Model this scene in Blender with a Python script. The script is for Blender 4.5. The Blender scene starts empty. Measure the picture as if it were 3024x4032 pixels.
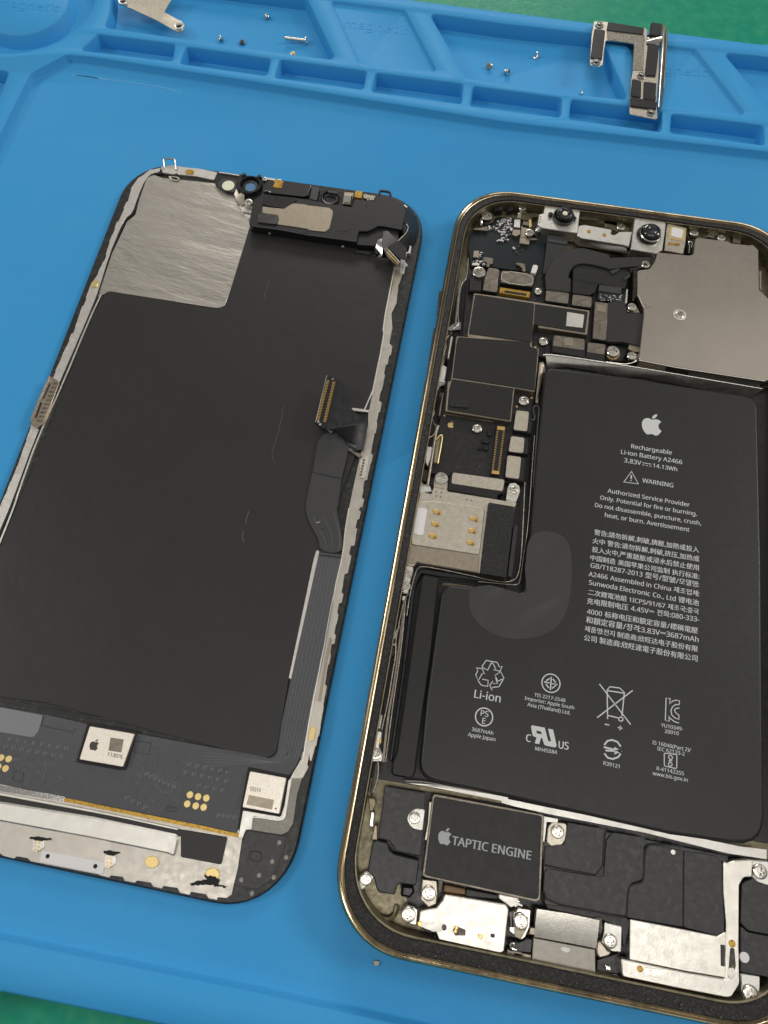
import bpy, bmesh, math, random, re
from mathutils import Vector, Matrix
from mathutils.geometry import tessellate_polygon, intersect_line_line_2d
R = random.Random(7)
sc = bpy.context.scene
col = sc.collection
# ---------------------------------------------------------------- camera (all lengths in millimetres)
FPX, PITCH, ROLL, CAMH = 2749.7, 0.346239, -0.0218504, 138.066
cp_, sp_ = math.cos(PITCH), math.sin(PITCH)
cr_, sr_ = math.cos(ROLL), math.sin(ROLL)
_r = Vector((1, 0, 0)); _u = Vector((0, cp_, sp_)); CB = Vector((0, -sp_, cp_))
CR = cr_*_r + sr_*_u; CU = -sr_*_r + cr_*_u
cam = bpy.data.cameras.new('camera'); camo = bpy.data.objects.new('camera', cam); col.objects.link(camo)
cam.sensor_fit = 'VERTICAL'; cam.sensor_height = 36; cam.lens = FPX/4032*36
cam.clip_start = 5; cam.clip_end = 6000
camo.matrix_world = Matrix((CR, CU, CB)).transposed().to_4x4()
camo.location = (0, 0, CAMH)
sc.camera = camo
# ---------------------------------------------------------------- light
w = bpy.data.worlds.new('World'); sc.world = w; w.use_nodes = True
bg = w.node_tree.nodes['Background']; bg.inputs[0].default_value = (1.0, 0.975, 0.94, 1); bg.inputs[1].default_value = 0.19
def lamp(name, loc, size, L, color, aim=(0, 60, 0)):
    d = bpy.data.lights.new(name, 'AREA'); d.shape = 'RECTANGLE'; d.size, d.size_y = size
    d.energy = L*math.pi*size[0]*size[1]; d.color = color
    o = bpy.data.objects.new(name, d); col.objects.link(o); o.location = loc
    o.rotation_euler = (Vector(aim)-Vector(loc)).to_track_quat('-Z', 'Y').to_euler()
    return o
lamp('ceiling_lamp', (20, -185, 1000), (980, 210), 3.8, (1, .97, .92), (20, -185, 0))
lamp('desk_lamp', (1400, 330, 1050), (400, 400), 17, (1, .975, .93), (20, 60, 0))  # unseen light on the right, placed clear of the metal reflections
lamp('desk_lamp', (60, 1020, 470), (420, 240), 9, (1, .975, .93), (20, 60, 0))  # added light on the far side, brightens the upper part of the mat
lamp('desk_lamp', (-1300, 260, 1050), (400, 400), 12, (1, .975, .93), (0, 60, 0))  # unseen light on the left, set sideways so the tray walls stay dark
lamp('ceiling_lamp', (120, 390, 1000), (1000, 360), .42, (1, .96, .89), (120, 390, 0))  # added panel, gives the card reader and connector covers a brighter reflection
lamp('ceiling_lamp', (700, 640, 1000), (640, 330), .60, (1, .95, .87), (700, 640, 0))  # added panel, shapes the bright-to-dark reflection on the big cover plate
lamp('ceiling_lamp', (-420, 1290, 1000), (520, 300), .34, (1, .95, .87), (-420, 1290, 0))  # added panel, reflects as an even tan in the upper silver foil
for k, yy in enumerate((860, 945, 1030)):
    lamp('tube_lamp', (-400, yy, 1000), (420, 34), 1.7, (1, .95, .85), (-400, yy, 0))  # unseen light strips added to make streaks in the wavy silver foil
sc.view_settings.view_transform = 'Standard'; sc.view_settings.look = 'None'
sc.view_settings.exposure = 0; sc.view_settings.gamma = 1
# ---------------------------------------------------------------- measuring: photo coordinate -> point on the plane at height z
def P(q, z):
    d = (q[0]-1512)*CR - (q[1]-2016)*CU - FPX*CB
    t = (z-CAMH)/d.z
    return (d.x*t, d.y*t)
def tile(ox, oy, s): return lambda pts: [(ox+p[0]/s, oy+p[1]/s) + tuple(p[2:]) for p in pts]
k1 = 1.659
tA, tB, tC = tile(0, 0, k1), tile(1000, 0, k1), tile(2000, 0, k1)
tD, tE, tF = tile(0, 1000, k1), tile(1000, 1000, k1), tile(2024, 1000, k1)
tG, tH, tI = tile(0, 2000, k1), tile(1000, 2000, k1), tile(2024, 2000, k1)
tJ, tK, tL = tile(0, 3000, k1), tile(1000, 3000, k1), tile(2024, 3032, k1)
tM, tN, tO, tQ = tile(1800, 720, 2.765), tile(2400, 780, 2.765), tile(1640, 1320, 2.765), tile(1540, 1860, 2.765)
tR, tS, tU, tV = tile(820, 620, 4.1475), tile(1200, 660, 3.6065), tile(800, 2960, 3.318), tile(1780, 3500, 3.318)
tW, tX, tZ = tile(2520, 2720, 5.53), tile(2060, 2640, 5.53), tile(0, 0, .54861)
t0 = lambda p: p
# ---------------------------------------------------------------- materials
def mat(name, c, metal=0, rough=.5, bump=None, vary=None, rvary=0, spec=.5, trans=0, bdist=.05, wave=None, coat=0, sheen=0, stretch=None):
    m = bpy.data.materials.new(name); m.use_nodes = True
    nt = m.node_tree; N = nt.nodes; Lk = nt.links; b = N['Principled BSDF']
    b.inputs['Base Color'].default_value = (*c, 1); b.inputs['Metallic'].default_value = metal
    b.inputs['Roughness'].default_value = rough; b.inputs['Specular IOR Level'].default_value = spec
    b.inputs['Coat Weight'].default_value = coat
    if sheen: b.inputs['Sheen Weight'].default_value = sheen; b.inputs['Sheen Roughness'].default_value = .4
    if trans: b.inputs['Transmission Weight'].default_value = trans
    tc = N.new('ShaderNodeTexCoord'); src = tc.outputs['Object']
    if stretch:
        mr = N.new('ShaderNodeMapping'); mr.inputs['Rotation'].default_value = (0, 0, stretch[3]); Lk.new(src, mr.inputs[0])
        mp = N.new('ShaderNodeMapping'); mp.inputs['Scale'].default_value = stretch[:3]
        Lk.new(mr.outputs[0], mp.inputs[0]); src = mp.outputs[0]
    def noise(scale, detail=4):
        n = N.new('ShaderNodeTexNoise'); n.inputs['Scale'].default_value = scale; n.inputs['Detail'].default_value = detail
        n.inputs['Roughness'].default_value = .6
        Lk.new(src, n.inputs['Vector']); return n
    if vary:
        sc_, c2, lo, hi = vary
        n = noise(sc_); r = N.new('ShaderNodeMapRange'); r.inputs[1].default_value = lo; r.inputs[2].default_value = hi
        Lk.new(n.outputs[0], r.inputs[0])
        mx = N.new('ShaderNodeMix'); mx.data_type = 'RGBA'; Lk.new(r.outputs[0], mx.inputs[0])
        mx.inputs[6].default_value = (*c, 1); mx.inputs[7].default_value = (*c2, 1)
        Lk.new(mx.outputs[2], b.inputs['Base Color'])
    if rvary:
        n = noise(.9, 6); r = N.new('ShaderNodeMapRange'); r.inputs[1].default_value = .3; r.inputs[2].default_value = .7
        r.inputs[3].default_value = max(.02, rough-rvary); r.inputs[4].default_value = rough+rvary
        Lk.new(n.outputs[0], r.inputs[0]); Lk.new(r.outputs[0], b.inputs['Roughness'])
    h = None
    if bump:
        n = noise(bump[0], 5); bp = N.new('ShaderNodeBump'); bp.inputs['Strength'].default_value = bump[1]; bp.inputs['Distance'].default_value = bdist
        Lk.new(n.outputs[0], bp.inputs['Height']); h = bp
    if wave:
        wv = N.new('ShaderNodeTexWave'); wv.inputs['Scale'].default_value = wave[0]; wv.inputs['Distortion'].default_value = wave[3] if len(wave) > 3 else 1
        mp = N.new('ShaderNodeMapping'); mp.inputs['Rotation'].default_value = (0, 0, wave[2]); Lk.new(tc.outputs['Object'], mp.inputs[0]); Lk.new(mp.outputs[0], wv.inputs[0])
        bp = N.new('ShaderNodeBump'); bp.inputs['Strength'].default_value = wave[1]; bp.inputs['Distance'].default_value = wave[4] if len(wave) > 4 else .05
        Lk.new(wv.outputs[1], bp.inputs['Height'])
        if h: Lk.new(h.outputs[0], bp.inputs['Normal'])
        h = bp
    if h: Lk.new(h.outputs[0], b.inputs['Normal'])
    return m
M = dict(
    silicone=mat('blue_silicone', (.036, .31, .67), rough=.55, spec=.25, bump=(4.5, .8), vary=(.03, (.048, .325, .66), .3, .75), rvary=.05, bdist=.05),
    green=mat('green_laminate', (.012, .25, .155), spec=.12, rough=.4, bump=(1.5, .25), vary=(.3, (.035, .30, .17), .4, .7), rvary=.1),
    glass=mat('black_bezel', (.012, .013, .012), rough=.42, bump=(2.0, .3), vary=(.8, (.05, .05, .045), .5, .75), rvary=.12),
    midframe=mat('stamped_steel', (.60, .56, .50), metal=1, rough=.42, bump=(4, .25), vary=(.35, (.52, .49, .44), .4, .8), rvary=.08),
    palesteel=mat('pale_steel', (.78, .76, .71), metal=1, rough=.42, bump=(4, .25), vary=(.5, (.70, .67, .61), .4, .8), rvary=.06),
    adhesive=mat('adhesive_metal', (.70, .67, .63), metal=.8, rough=.42, bump=(5, .5), vary=(2.5, (.62, .59, .54), .5, .62), rvary=.1),
    foil=mat('graphite_foil', (.019, .0187, .018), rough=.44, spec=.42, bump=(.07, .35), vary=(.05, (.022, .0215, .0205), .3, .7), rvary=.03, bdist=.6),
    silver=mat('wavy_silver_foil', (.56, .53, .48), metal=1, rough=.36, bump=(.11, .34), bdist=2.0, rvary=.10, stretch=(.25, 1, 1, .36)),
    tape=mat('black_tape', (.011, .011, .0115), rough=.44, spec=.42, bump=(2.5, .2), rvary=.05),
    tapegrey=mat('grey_black_tape', (.030, .030, .030), rough=.45, bump=(1.5, .3), vary=(.8, (.065, .065, .062), .5, .75), rvary=.08),
    plastic=mat('black_plastic', (.010, .010, .012), rough=.30, bump=(2, .12), rvary=.08),
    matte=mat('black_foam', (.018, .018, .018), rough=.85, bump=(7, 1), vary=(4, (.06, .06, .055), .5, .7), bdist=.15),
    flex=mat('black_flex', (.024, .024, .025), rough=.38, bump=(1.0, .2), rvary=.06),
    flexlight=mat('grey_flex', (.042, .042, .044), rough=.40, bump=(1.0, .1), rvary=.05),
    pcb=mat('black_circuit_board', (.012, .012, .013), rough=.35, bump=(3, .25), vary=(1.5, (.022, .021, .02), .5, .65), rvary=.1),
    board=mat('display_circuit_board', (.060, .063, .069), rough=.34, bump=(1.4, .4), rvary=.08, wave=(1.35, .4, -.2018, 1.0, .08)),
    trace=mat('trace_ridge', (.15, .155, .162), rough=.42),
    tealpcb=mat('dark_antenna_board', (.006, .012, .014), rough=.30, bump=(.8, .1)),
    tan=mat('tan_cover_metal', (.40, .345, .27), metal=1, rough=.42, bump=(5, .25), vary=(1.5, (.34, .29, .225), .4, .7), rvary=.08),
    tanbright=mat('bright_tan_metal', (.66, .61, .52), metal=1, rough=.40, bump=(5, .25), vary=(1.5, (.55, .49, .39), .4, .7), rvary=.06),
    tandark=mat('brown_grey_metal', (.22, .195, .16), metal=1, rough=.42, bump=(3, .4), vary=(1.2, (.30, .265, .22), .4, .7), rvary=.1),
    plate=mat('brushed_cover_plate', (.47, .425, .37), metal=1, rough=.33, bump=(2, .08), vary=(.05, (.51, .46, .40), .4, .6), rvary=.03),
    label=mat('white_label', (.72, .70, .70), rough=.5),
    gold=mat('gold_plate', (.83, .56, .20), metal=1, rough=.32, bump=(3, .2)),
    goldpad=mat('gold_pad', (.78, .60, .26), metal=.7, rough=.38, bump=(3, .2)),
    kapton=mat('amber_tape', (.55, .33, .05), metal=.35, rough=.3, vary=(2, (.30, .16, .02), .45, .65), bump=(4, .5)),
    copper=mat('gold_frame', (.50, .41, .27), metal=1, rough=.2, bump=(.7, .4), vary=(.25, (.26, .22, .16), .42, .7), rvary=.1, stretch=(1, .12, 1, .199)),
    adhblack=mat('rubber_gasket', (.015, .015, .015), rough=.45, bump=(3.5, 1), vary=(2.2, (.065, .06, .052), .5, .75), bdist=.4, rvary=.12),
    bronze=mat('bronze_housing', (.23, .20, .13), metal=.75, rough=.36, bump=(.9, .4), vary=(.6, (.13, .115, .075), .45, .7), rvary=.1),
    darkmetal=mat('dark_metal', (.06, .055, .05), metal=.9, rough=.32, bump=(2, .4), vary=(1.1, (.25, .22, .19), .55, .75), rvary=.1),
    steel=mat('screw_steel', (.66, .63, .57), metal=1, rough=.25, bump=(3, .3), rvary=.08),
    chrome=mat('bright_steel', (.82, .80, .76), metal=1, rough=.16, bump=(1.5, .4)),
    hole=mat('dark_recess', (.006, .006, .006), rough=.7),
    ink=mat('white_print', (.58, .59, .58), rough=.55),
    inkdim=mat('grey_print', (.36, .37, .37), rough=.5),
    inkdark=mat('dark_print', (.045, .04, .033), rough=.5),
    soot=mat('soot', (.012, .011, .010), rough=.8, bump=(5, 1), bdist=.2),
    lens=mat('lens_glass', (.008, .008, .012), rough=.05, coat=1),
    lensblue=mat('blue_lens_glass', (.10, .22, .40), rough=.12, coat=1),
    cream=mat('cream_diffuser', (.75, .78, .58), rough=.4),
    film=mat('clear_tape_film', (.040, .040, .039), rough=.30, wave=(.04, .5, .6, 6.0, .6)),
    pouch=mat('battery_pouch', (.017, .017, .0168), rough=.40, spec=.42, bump=(.08, .35), vary=(.05, (.021, .021, .0205), .3, .7), rvary=.06, bdist=.3),
    brown=mat('brown_part', (.20, .12, .05), rough=.5),
    lint=mat('scratch_lint', (.10, .10, .097), rough=.6),
    bluescuff=mat('blue_scuff', (.09, .34, .60), rough=.6),
    palechip=mat('pale_chip_metal', (.86, .80, .70), metal=1, rough=.42, bump=(3.5, .6), vary=(2.5, (.78, .72, .62), .5, .65), rvary=.05),
    bonemetal=mat('bone_metal', (.82, .79, .72), metal=1, rough=.36, bump=(3.5, .4), vary=(.5, (.76, .73, .66), .4, .6), rvary=.05),
    brushedgrey=mat('brushed_grey_metal', (.40, .37, .33), metal=1, rough=.48, bump=(3, .2), vary=(.8, (.34, .32, .28), .4, .7)),
    mesh=mat('conductive_mesh', (.36, .33, .28), metal=.9, rough=.5, bump=(4, 1), vary=(3.5, (.16, .145, .12), .48, .6), bdist=.2),
    sealant=mat('sealant_crumb', (.06, .056, .05), rough=.7),
    dulladh=mat('dull_adhesive', (.23, .22, .19), metal=.45, rough=.45, bump=(3, .5), vary=(1.5, (.29, .28, .24), .45, .7)),
    palefilm=mat('pale_grey_film', (.20, .205, .22), rough=.35, bump=(2, .3)),
    arcflex=mat('grey_black_flex', (.021, .021, .0215), rough=.42, bump=(1, .15)),
    lintwhite=mat('dust_speck', (.35, .45, .55), rough=.9),
    emboss=mat('embossed_silicone', (.075, .31, .63), rough=.5, bump=(3, .4)),
)
# ---------------------------------------------------------------- objects
def link(o, parent):
    col.objects.link(o)
    if parent is not None:
        o.parent = parent
def wloc(o):
    v = Vector((0, 0, 0))
    while o is not None: v += o.location; o = o.parent
    return v
def thing(name, label, cat, loc=(0, 0, 0), group=None):
    o = bpy.data.objects.new(name, None); col.objects.link(o); o.location = loc; o.empty_display_size = 5
    o['label'] = label; o['category'] = cat
    if group: o['group'] = group
    return o
def finish(name, vs, fs, m, parent, sharp=35, label=None, kind=None):
    c = Vector((0, 0, 0))
    xs = [v[0] for v in vs]; ys = [v[1] for v in vs]; zs = [v[2] for v in vs]
    c = Vector(((min(xs)+max(xs))/2, (min(ys)+max(ys))/2, min(zs)))
    me = bpy.data.meshes.new(name); me.from_pydata([(v[0]-c.x, v[1]-c.y, v[2]-c.z) for v in vs], [], fs)
    me.materials.append(M[m]); me.validate(); me.update()
    bm = bmesh.new(); bm.from_mesh(me); bmesh.ops.recalc_face_normals(bm, faces=bm.faces); bm.to_mesh(me); bm.free()
    me.polygons.foreach_set('use_smooth', [True]*len(me.polygons))
    me.set_sharp_from_angle(angle=math.radians(sharp))
    o = bpy.data.objects.new(name, me); link(o, parent); o.location = c - (wloc(parent) if parent else Vector((0, 0, 0)))
    if label: o['label'] = label
    if kind: o['kind'] = kind
    return o
def area2(p): return sum(p[i-1][0]*p[i][1]-p[i][0]*p[i-1][1] for i in range(len(p)))
def ccw(p): return p if area2(p) > 0 else p[::-1]
def rounded(p, r, seg=5):
    if not r: return list(p)
    n = len(p); out = []
    for i in range(n):
        a, b, c = Vector(p[i-1][:2]), Vector(p[i][:2]), Vector(p[(i+1) % n][:2])
        rr = r
        if len(p[i]) > 2 and p[i][2] is not None: rr = p[i][2]
        u, v = a-b, c-b; lu, lv = u.length, v.length
        if lu < 1e-6 or lv < 1e-6: continue
        u /= lu; v /= lv; ang = u.angle(v, math.pi)
        if ang > 2.95: out.append(tuple(b)); continue
        d = min(rr/math.tan(ang/2), lu*.45, lv*.45)
        s = seg if ang < 2.4 else 3
        p0, p1 = b+u*d, b+v*d
        for k in range(s+1):
            t = k/s; q = p0*(1-t)**2 + b*2*t*(1-t) + p1*t*t
            out.append((q.x, q.y))
    return out
def inset(p, d):
    n = len(p); out = []
    for i in range(n):
        a, b, c = Vector(p[i-1]), Vector(p[i]), Vector(p[(i+1) % n])
        e1 = (b-a); e2 = (c-b)
        if e1.length < 1e-9: e1 = e2
        if e2.length < 1e-9: e2 = e1
        if e1.length < 1e-9: out.append(tuple(b)); continue
        e1.normalize(); e2.normalize()
        n1 = Vector((-e1.y, e1.x)); n2 = Vector((-e2.y, e2.x)); m = n1+n2
        if m.length < .3: m = n1
        m.normalize(); k = max(.5, m.dot(n1))
        out.append((b.x+m.x*d/k, b.y+m.y*d/k))
    return out
def plate(name, loop, z0, z1, m, parent, bev=.06, holes=(), r=0, cap=True, bseg=1, **kw):
    """solid plate from a closed outline in mm, chamfered top edge, optional holes cut through"""
    L0 = ccw(rounded(loop, r)); bev = min(bev, (z1-z0)*.45)
    vs = []; fs = []
    def ring(p, z):
        s = len(vs); vs.extend((q[0], q[1], z) for q in p); return list(range(s, s+len(p)))
    def skirt(a, b):
        n = len(a)
        for i in range(n): fs.append((a[i-1], a[i], b[i], b[i-1]))
    loops_top = []; idx = []
    bot = ring(L0, z0); a = ring(L0, z1-bev) if bev > 0 else None
    ti = inset(L0, bev) if bev > 0 else L0
    t = ring(ti, z1)
    if a and bseg > 1:
        prev = a; skirt(bot, a)
        for k in range(1, bseg):
            an = math.pi/2*k/bseg; nx_ = ring(inset(L0, bev*(1-math.cos(an))), z1-bev+bev*math.sin(an)); skirt(prev, nx_); prev = nx_
        skirt(prev, t)
    elif a: skirt(bot, a); skirt(a, t)
    else: skirt(bot, t)
    loops_top.append([Vector((*q, 0)) for q in ti]); idx += t; bidx = list(bot)
    for h in holes:
        H = ccw(h)[::-1]
        hb = ring(H, z0); ha = ring(H, z1-bev); Hi = inset(H, bev); ht = ring(Hi, z1)
        skirt(hb, ha); skirt(ha, ht)
        loops_top.append([Vector((*q, 0)) for q in Hi]); idx += ht; bidx += hb
    if holes:
        for tri in tessellate_polygon(loops_top): fs.append(tuple(idx[k] for k in tri))
        if cap:
            for tri in tessellate_polygon(loops_top): fs.append(tuple(bidx[k] for k in tri))
    else:
        for tri in tessellate_polygon(loops_top): fs.append(tuple(idx[k] for k in tri))
        if cap: fs.append(tuple(reversed(bot)))
    return finish(name, vs, fs, m, parent, **kw)
def poly(name, T, pts, z0, z1, m, parent, r=.3, **kw):
    q = T(pts); loop = [P(a, z1) + ((a[2],) if len(a) > 2 else ()) for a in q]
    hs = kw.pop('holes', None)
    if hs: kw['holes'] = [ccw(rounded([P(a, z1) for a in T(h)], .25)) for h in hs]
    return plate(name, loop, z0, z1, m, parent, r=r, **kw)
def facet(name, T, pts, m, parent, th=.12, sm=0, **kw):
    """bent or tilted sheet: outline with its own height at each point, given a thickness"""
    q = smooth(T(pts), sm, True) if sm else T(pts); up = [(*P(a, a[2]), a[2]) for a in q]; n = len(up)
    vs = up + [(a[0], a[1], a[2]-th) for a in up]
    tri = tessellate_polygon([[Vector((a[0], a[1], 0)) for a in up]])
    fs = [tuple(t) for t in tri] + [tuple(n+k for k in reversed(t)) for t in tri] + [((i-1) % n, i, n+i, n+(i-1) % n) for i in range(n)]
    return finish(name, vs, fs, m, parent, sharp=60, **kw)
def circle(c, r, n=24, ex=1, rot=0): return [(c[0]+math.cos(t)*r*ex*math.cos(rot)-math.sin(t)*r*math.sin(rot), c[1]+math.cos(t)*r*ex*math.sin(rot)+math.sin(t)*r*math.cos(rot)) for t in [2*math.pi*i/n for i in range(n)]]
def disc(name, T, c, r, z0, z1, m, parent, bev=.08, n=24, ex=1, rot=0, hole=None, **kw):
    cc = P(T([c])[0], z1)
    kw2 = dict(holes=[circle(cc, hole, n)]) if hole else {}
    return plate(name, circle(cc, r, n, ex, rot), z0, z1, m, parent, bev=bev, **kw2, **kw)
def lathe(name, c, prof, m, parent, n=28, **kw):
    vs = []; fs = []; k = len(prof)
    for i in range(n):
        t = 2*math.pi*i/n
        for (r, z) in prof: vs.append((c[0]+r*math.cos(t), c[1]+r*math.sin(t), z))
    for i in range(n):
        j = (i+1) % n
        for a in range(k-1): fs.append((i*k+a, j*k+a, j*k+a+1, i*k+a+1))
    return finish(name, vs, fs, m, parent, **kw)
def ribbonmesh(pts, wd, z0, z1, closed=False):
    n = len(pts); vs = []; fs = []
    for i in range(n):
        a = Vector(pts[i-1] if (i or closed) else pts[i]); b = Vector(pts[(i+1) % n] if (i < n-1 or closed) else pts[i])
        d = b-a
        d = d.normalized() if d.length > 1e-9 else Vector((1, 0)); nn = Vector((-d.y, d.x))*wd/2; p = Vector(pts[i])
        for q, z in ((p-nn, z0), (p-nn, z1), (p+nn, z1), (p+nn, z0)): vs.append((q.x, q.y, z))
    for i in range(n if closed else n-1):
        j = (i+1) % n
        for k in range(4): fs.append((i*4+k, j*4+k, j*4+(k+1) % 4, i*4+(k+1) % 4))
    if not closed: fs += [(0, 1, 2, 3), tuple(4*(n-1)+k for k in (3, 2, 1, 0))]
    return vs, fs
def smooth(pts, it=2, closed=False):
    for _ in range(it):
        o = [] if closed else [pts[0]]
        n = len(pts)
        for i in range(n if closed else n-1):
            a, b = pts[i], pts[(i+1) % n]
            o += [tuple(x*.75+y*.25 for x, y in zip(a, b)), tuple(x*.25+y*.75 for x, y in zip(a, b))]
        if not closed: o.append(pts[-1])
        pts = o
    return pts
def strip(name, T, pts, wd, z0, z1, m, parent, sm=1, closed=False, **kw):
    p = [P(a, z1) for a in T(pts)]
    if sm: p = smooth(p, sm, closed)
    vs, fs = ribbonmesh(p, wd, z0, z1, closed)
    return finish(name, vs, fs, m, parent, **kw)
def strokes(name, T, lines, wd, z, m, parent, th=.03, sm=0, **kw):
    """one printed mark made of several ribbon strokes"""
    vs = []; fs = []
    for L in lines:
        closed = L[0] == 'c'; L = L[1:] if closed else L
        p = [P(a, z) for a in T(L)]
        if sm: p = smooth(p, sm, closed)
        v, f = ribbonmesh(p, wd, z-th, z, closed); s = len(vs); vs += v; fs += [tuple(s+k for k in q) for q in f]
    return finish(name, vs, fs, m, parent, **kw)
def tube(name, pts, rad, m, parent, n=8, **kw):
    vs = []; fs = []; k = len(pts)
    for i, p in enumerate(pts):
        a = Vector(pts[max(0, i-1)]); b = Vector(pts[min(k-1, i+1)]); d = (b-a).normalized()
        s = d.cross(Vector((0, 0, 1)));  s = s.normalized() if s.length > .01 else Vector((1, 0, 0)); t = d.cross(s)
        for j in range(n):
            an = 2*math.pi*j/n; vs.append(tuple(Vector(p)+rad*(math.cos(an)*s+math.sin(an)*t)))
    for i in range(k-1):
        for j in range(n): fs.append((i*n+j, i*n+(j+1) % n, (i+1)*n+(j+1) % n, (i+1)*n+j))
    fs += [tuple(range(n)), tuple(reversed(range((k-1)*n, k*n)))]
    return finish(name, vs, fs, m, parent, **kw)
def boxes(name, lst, m, parent, ang=0, **kw):
    """many small blocks as one mesh: (x, y, sx, sy, z0, z1)"""
    vs = []; fs = []; c, s_ = math.cos(ang), math.sin(ang)
    for (x, y, sx, sy, z0, z1) in lst:
        s = len(vs)
        for z in (z0, z1):
            for a, b in ((-1, -1), (1, -1), (1, 1), (-1, 1)):
                X, Y = a*sx/2, b*sy/2; vs.append((x+X*c-Y*s_, y+X*s_+Y*c, z))
        fs += [(s+4, s+5, s+6, s+7), (s, s+1, s+5, s+4), (s+1, s+2, s+6, s+5), (s+2, s+3, s+7, s+6), (s+3, s, s+4, s+7), (s+3, s+2, s+1, s)]
    return finish(name, vs, fs, m, parent, **kw)
# ---- lettering (a Noto Sans typeface that ships inside Blender; the built-in face if it is not there)
try:
    import os
    FONT = bpy.data.fonts.load(os.path.join(bpy.utils.system_resource('DATAFILES'), 'fonts', 'NotoSansHebrew-Regular.woff2'))
except Exception:
    FONT = None
_fonts = {}
def text(name, s, T, p0, p1, z, m, parent, th=.02, hs=1.0, bold=0, **kw):
    """a printed line whose baseline runs from p0 to p1"""
    a, b = [Vector(P(q, z)) for q in T([p0, p1])]
    vs = []; fs = []; cur = 0.0
    for run in re.findall(r'[\x21-\x7e]+|[^\x00-\x7e]+| +', s) if not s.isascii() else [s]:
        if not run.strip(): cur += .26*len(run); continue
        cu = bpy.data.curves.new(name, 'FONT'); cu.body = run; cu.size = 1; cu.extrude = .008; cu.offset = 0; cu.resolution_u = 3
        if FONT and run.isascii(): cu.font = FONT
        o = bpy.data.objects.new(name, cu); col.objects.link(o)
        dg = bpy.context.evaluated_depsgraph_get(); m_ = bpy.data.meshes.new_from_object(o.evaluated_get(dg))
        bpy.data.objects.remove(o); bpy.data.curves.remove(cu)
        x0 = min(v.co.x for v in m_.vertices); x1 = max(v.co.x for v in m_.vertices); n0 = len(vs)
        ks = 1 if run.isascii() else .82; vs += [((v.co.x-x0)*ks+cur, v.co.y*ks, v.co.z) for v in m_.vertices]; fs += [tuple(n0+k for k in f.vertices) for f in m_.polygons]
        cur += (x1-x0)*ks+.07; bpy.data.meshes.remove(m_)
    base_v, base_f = list(vs), list(fs)
    sh_ = ((.02, 0),) if bold < .015 else ((bold, 0), (-bold, .01))
    if bold > 0:
        for q_i, (dx, dy) in enumerate(sh_):
            n1 = len(vs); vs += [(a_+dx, b_+dy, c_*(.8-.15*q_i)) for a_, b_, c_ in base_v]; fs += [tuple(n1+k for k in f) for f in base_f]
    me = bpy.data.meshes.new(name); me.from_pydata(vs, [], fs); me.update()
    xs = [v.co.x for v in me.vertices]; x0, x1 = min(xs), max(xs); L = (b-a).length; k = L/(x1-x0); d = (b-a)/L; nn = Vector((-d.y, d.x))
    c = (a+b)/2
    for v in me.vertices:
        q = a + d*(v.co.x-x0)*k + nn*v.co.y*k*hs - c
        v.co = (q.x, q.y, (th*v.co.z/.008 if v.co.z > 0 else 0))
    me.materials.clear(); me.materials.append(M[m]); me.name = name
    ob = bpy.data.objects.new(name, me); link(ob, parent); ob.location = Vector((c.x, c.y, z-th*.5)) - wloc(parent)
    for k_, v_ in kw.items(): ob[k_] = v_
    return ob
APPLE = [((12.152, 6.896), [(-.948, 0, -2.415, -1.078, -3.96, -1.04), (-2.04, .027, -3.91, 1.183, -4.961, 3.014), (-2.117, 3.675, -.546, 9.103, 1.519, 12.09), (1.013, 1.454, 2.208, 3.09, 3.792, 3.039), (1.52, -.065, 2.09, -.987, 3.935, -.987), (1.831, 0, 2.35, .987, 3.96, .948), (1.637, -.026, 2.676, -1.48, 3.676, -2.948), (1.156, -1.688, 1.636, -3.325, 1.662, -3.415), (-.039, -.013, -3.182, -1.221, -3.22, -4.857), (-.026, -3.04, 2.48, -4.494, 2.597, -4.559), (-1.429, -2.09, -3.623, -2.324, -4.39, -2.376), (-2, -.156, -3.675, 1.09, -4.61, 1.09)]),
         ((15.53, 3.83), [(.843, -1.012, 1.4, -2.427, 1.245, -3.83), (-1.207, .052, -2.662, .805, -3.532, 1.818), (-.78, .896, -1.454, 2.338, -1.273, 3.714), (1.338, .104, 2.715, -.688, 3.559, -1.701)])]
def fruit_logo(name, c, h, ang, z, m, parent, th=.02):
    """apple with a bite and a leaf, centre c (mm), height h"""
    vs = []; fs = []; ca, sa = math.cos(ang), math.sin(ang)
    for st, cs in APPLE:
        x, y = st; pts = []
        for (a, b, c_, d, e, f) in cs:
            for k in range(6):
                t = k/6; u = 1-t
                pts.append((x+3*u*u*t*a+3*u*t*t*c_+t**3*e, y+3*u*u*t*b+3*u*t*t*d+t**3*f))
            x += e; y += f
        q = []
        for (px, py) in pts:
            X = (px-12)/24*h; Y = (12-py)/24*h; q.append((c[0]+X*ca-Y*sa, c[1]+X*sa+Y*ca))
        s = len(vs); n = len(q); vs += [(a[0], a[1], z) for a in q] + [(a[0], a[1], z-th) for a in q]
        fs += [tuple(s+k for k in t) for t in tessellate_polygon([[Vector((*a, 0)) for a in q]])] + [(s+(i-1) % n, s+i, s+n+i, s+n+(i-1) % n) for i in range(n)]
    return finish(name, vs, fs, m, parent)
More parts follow.
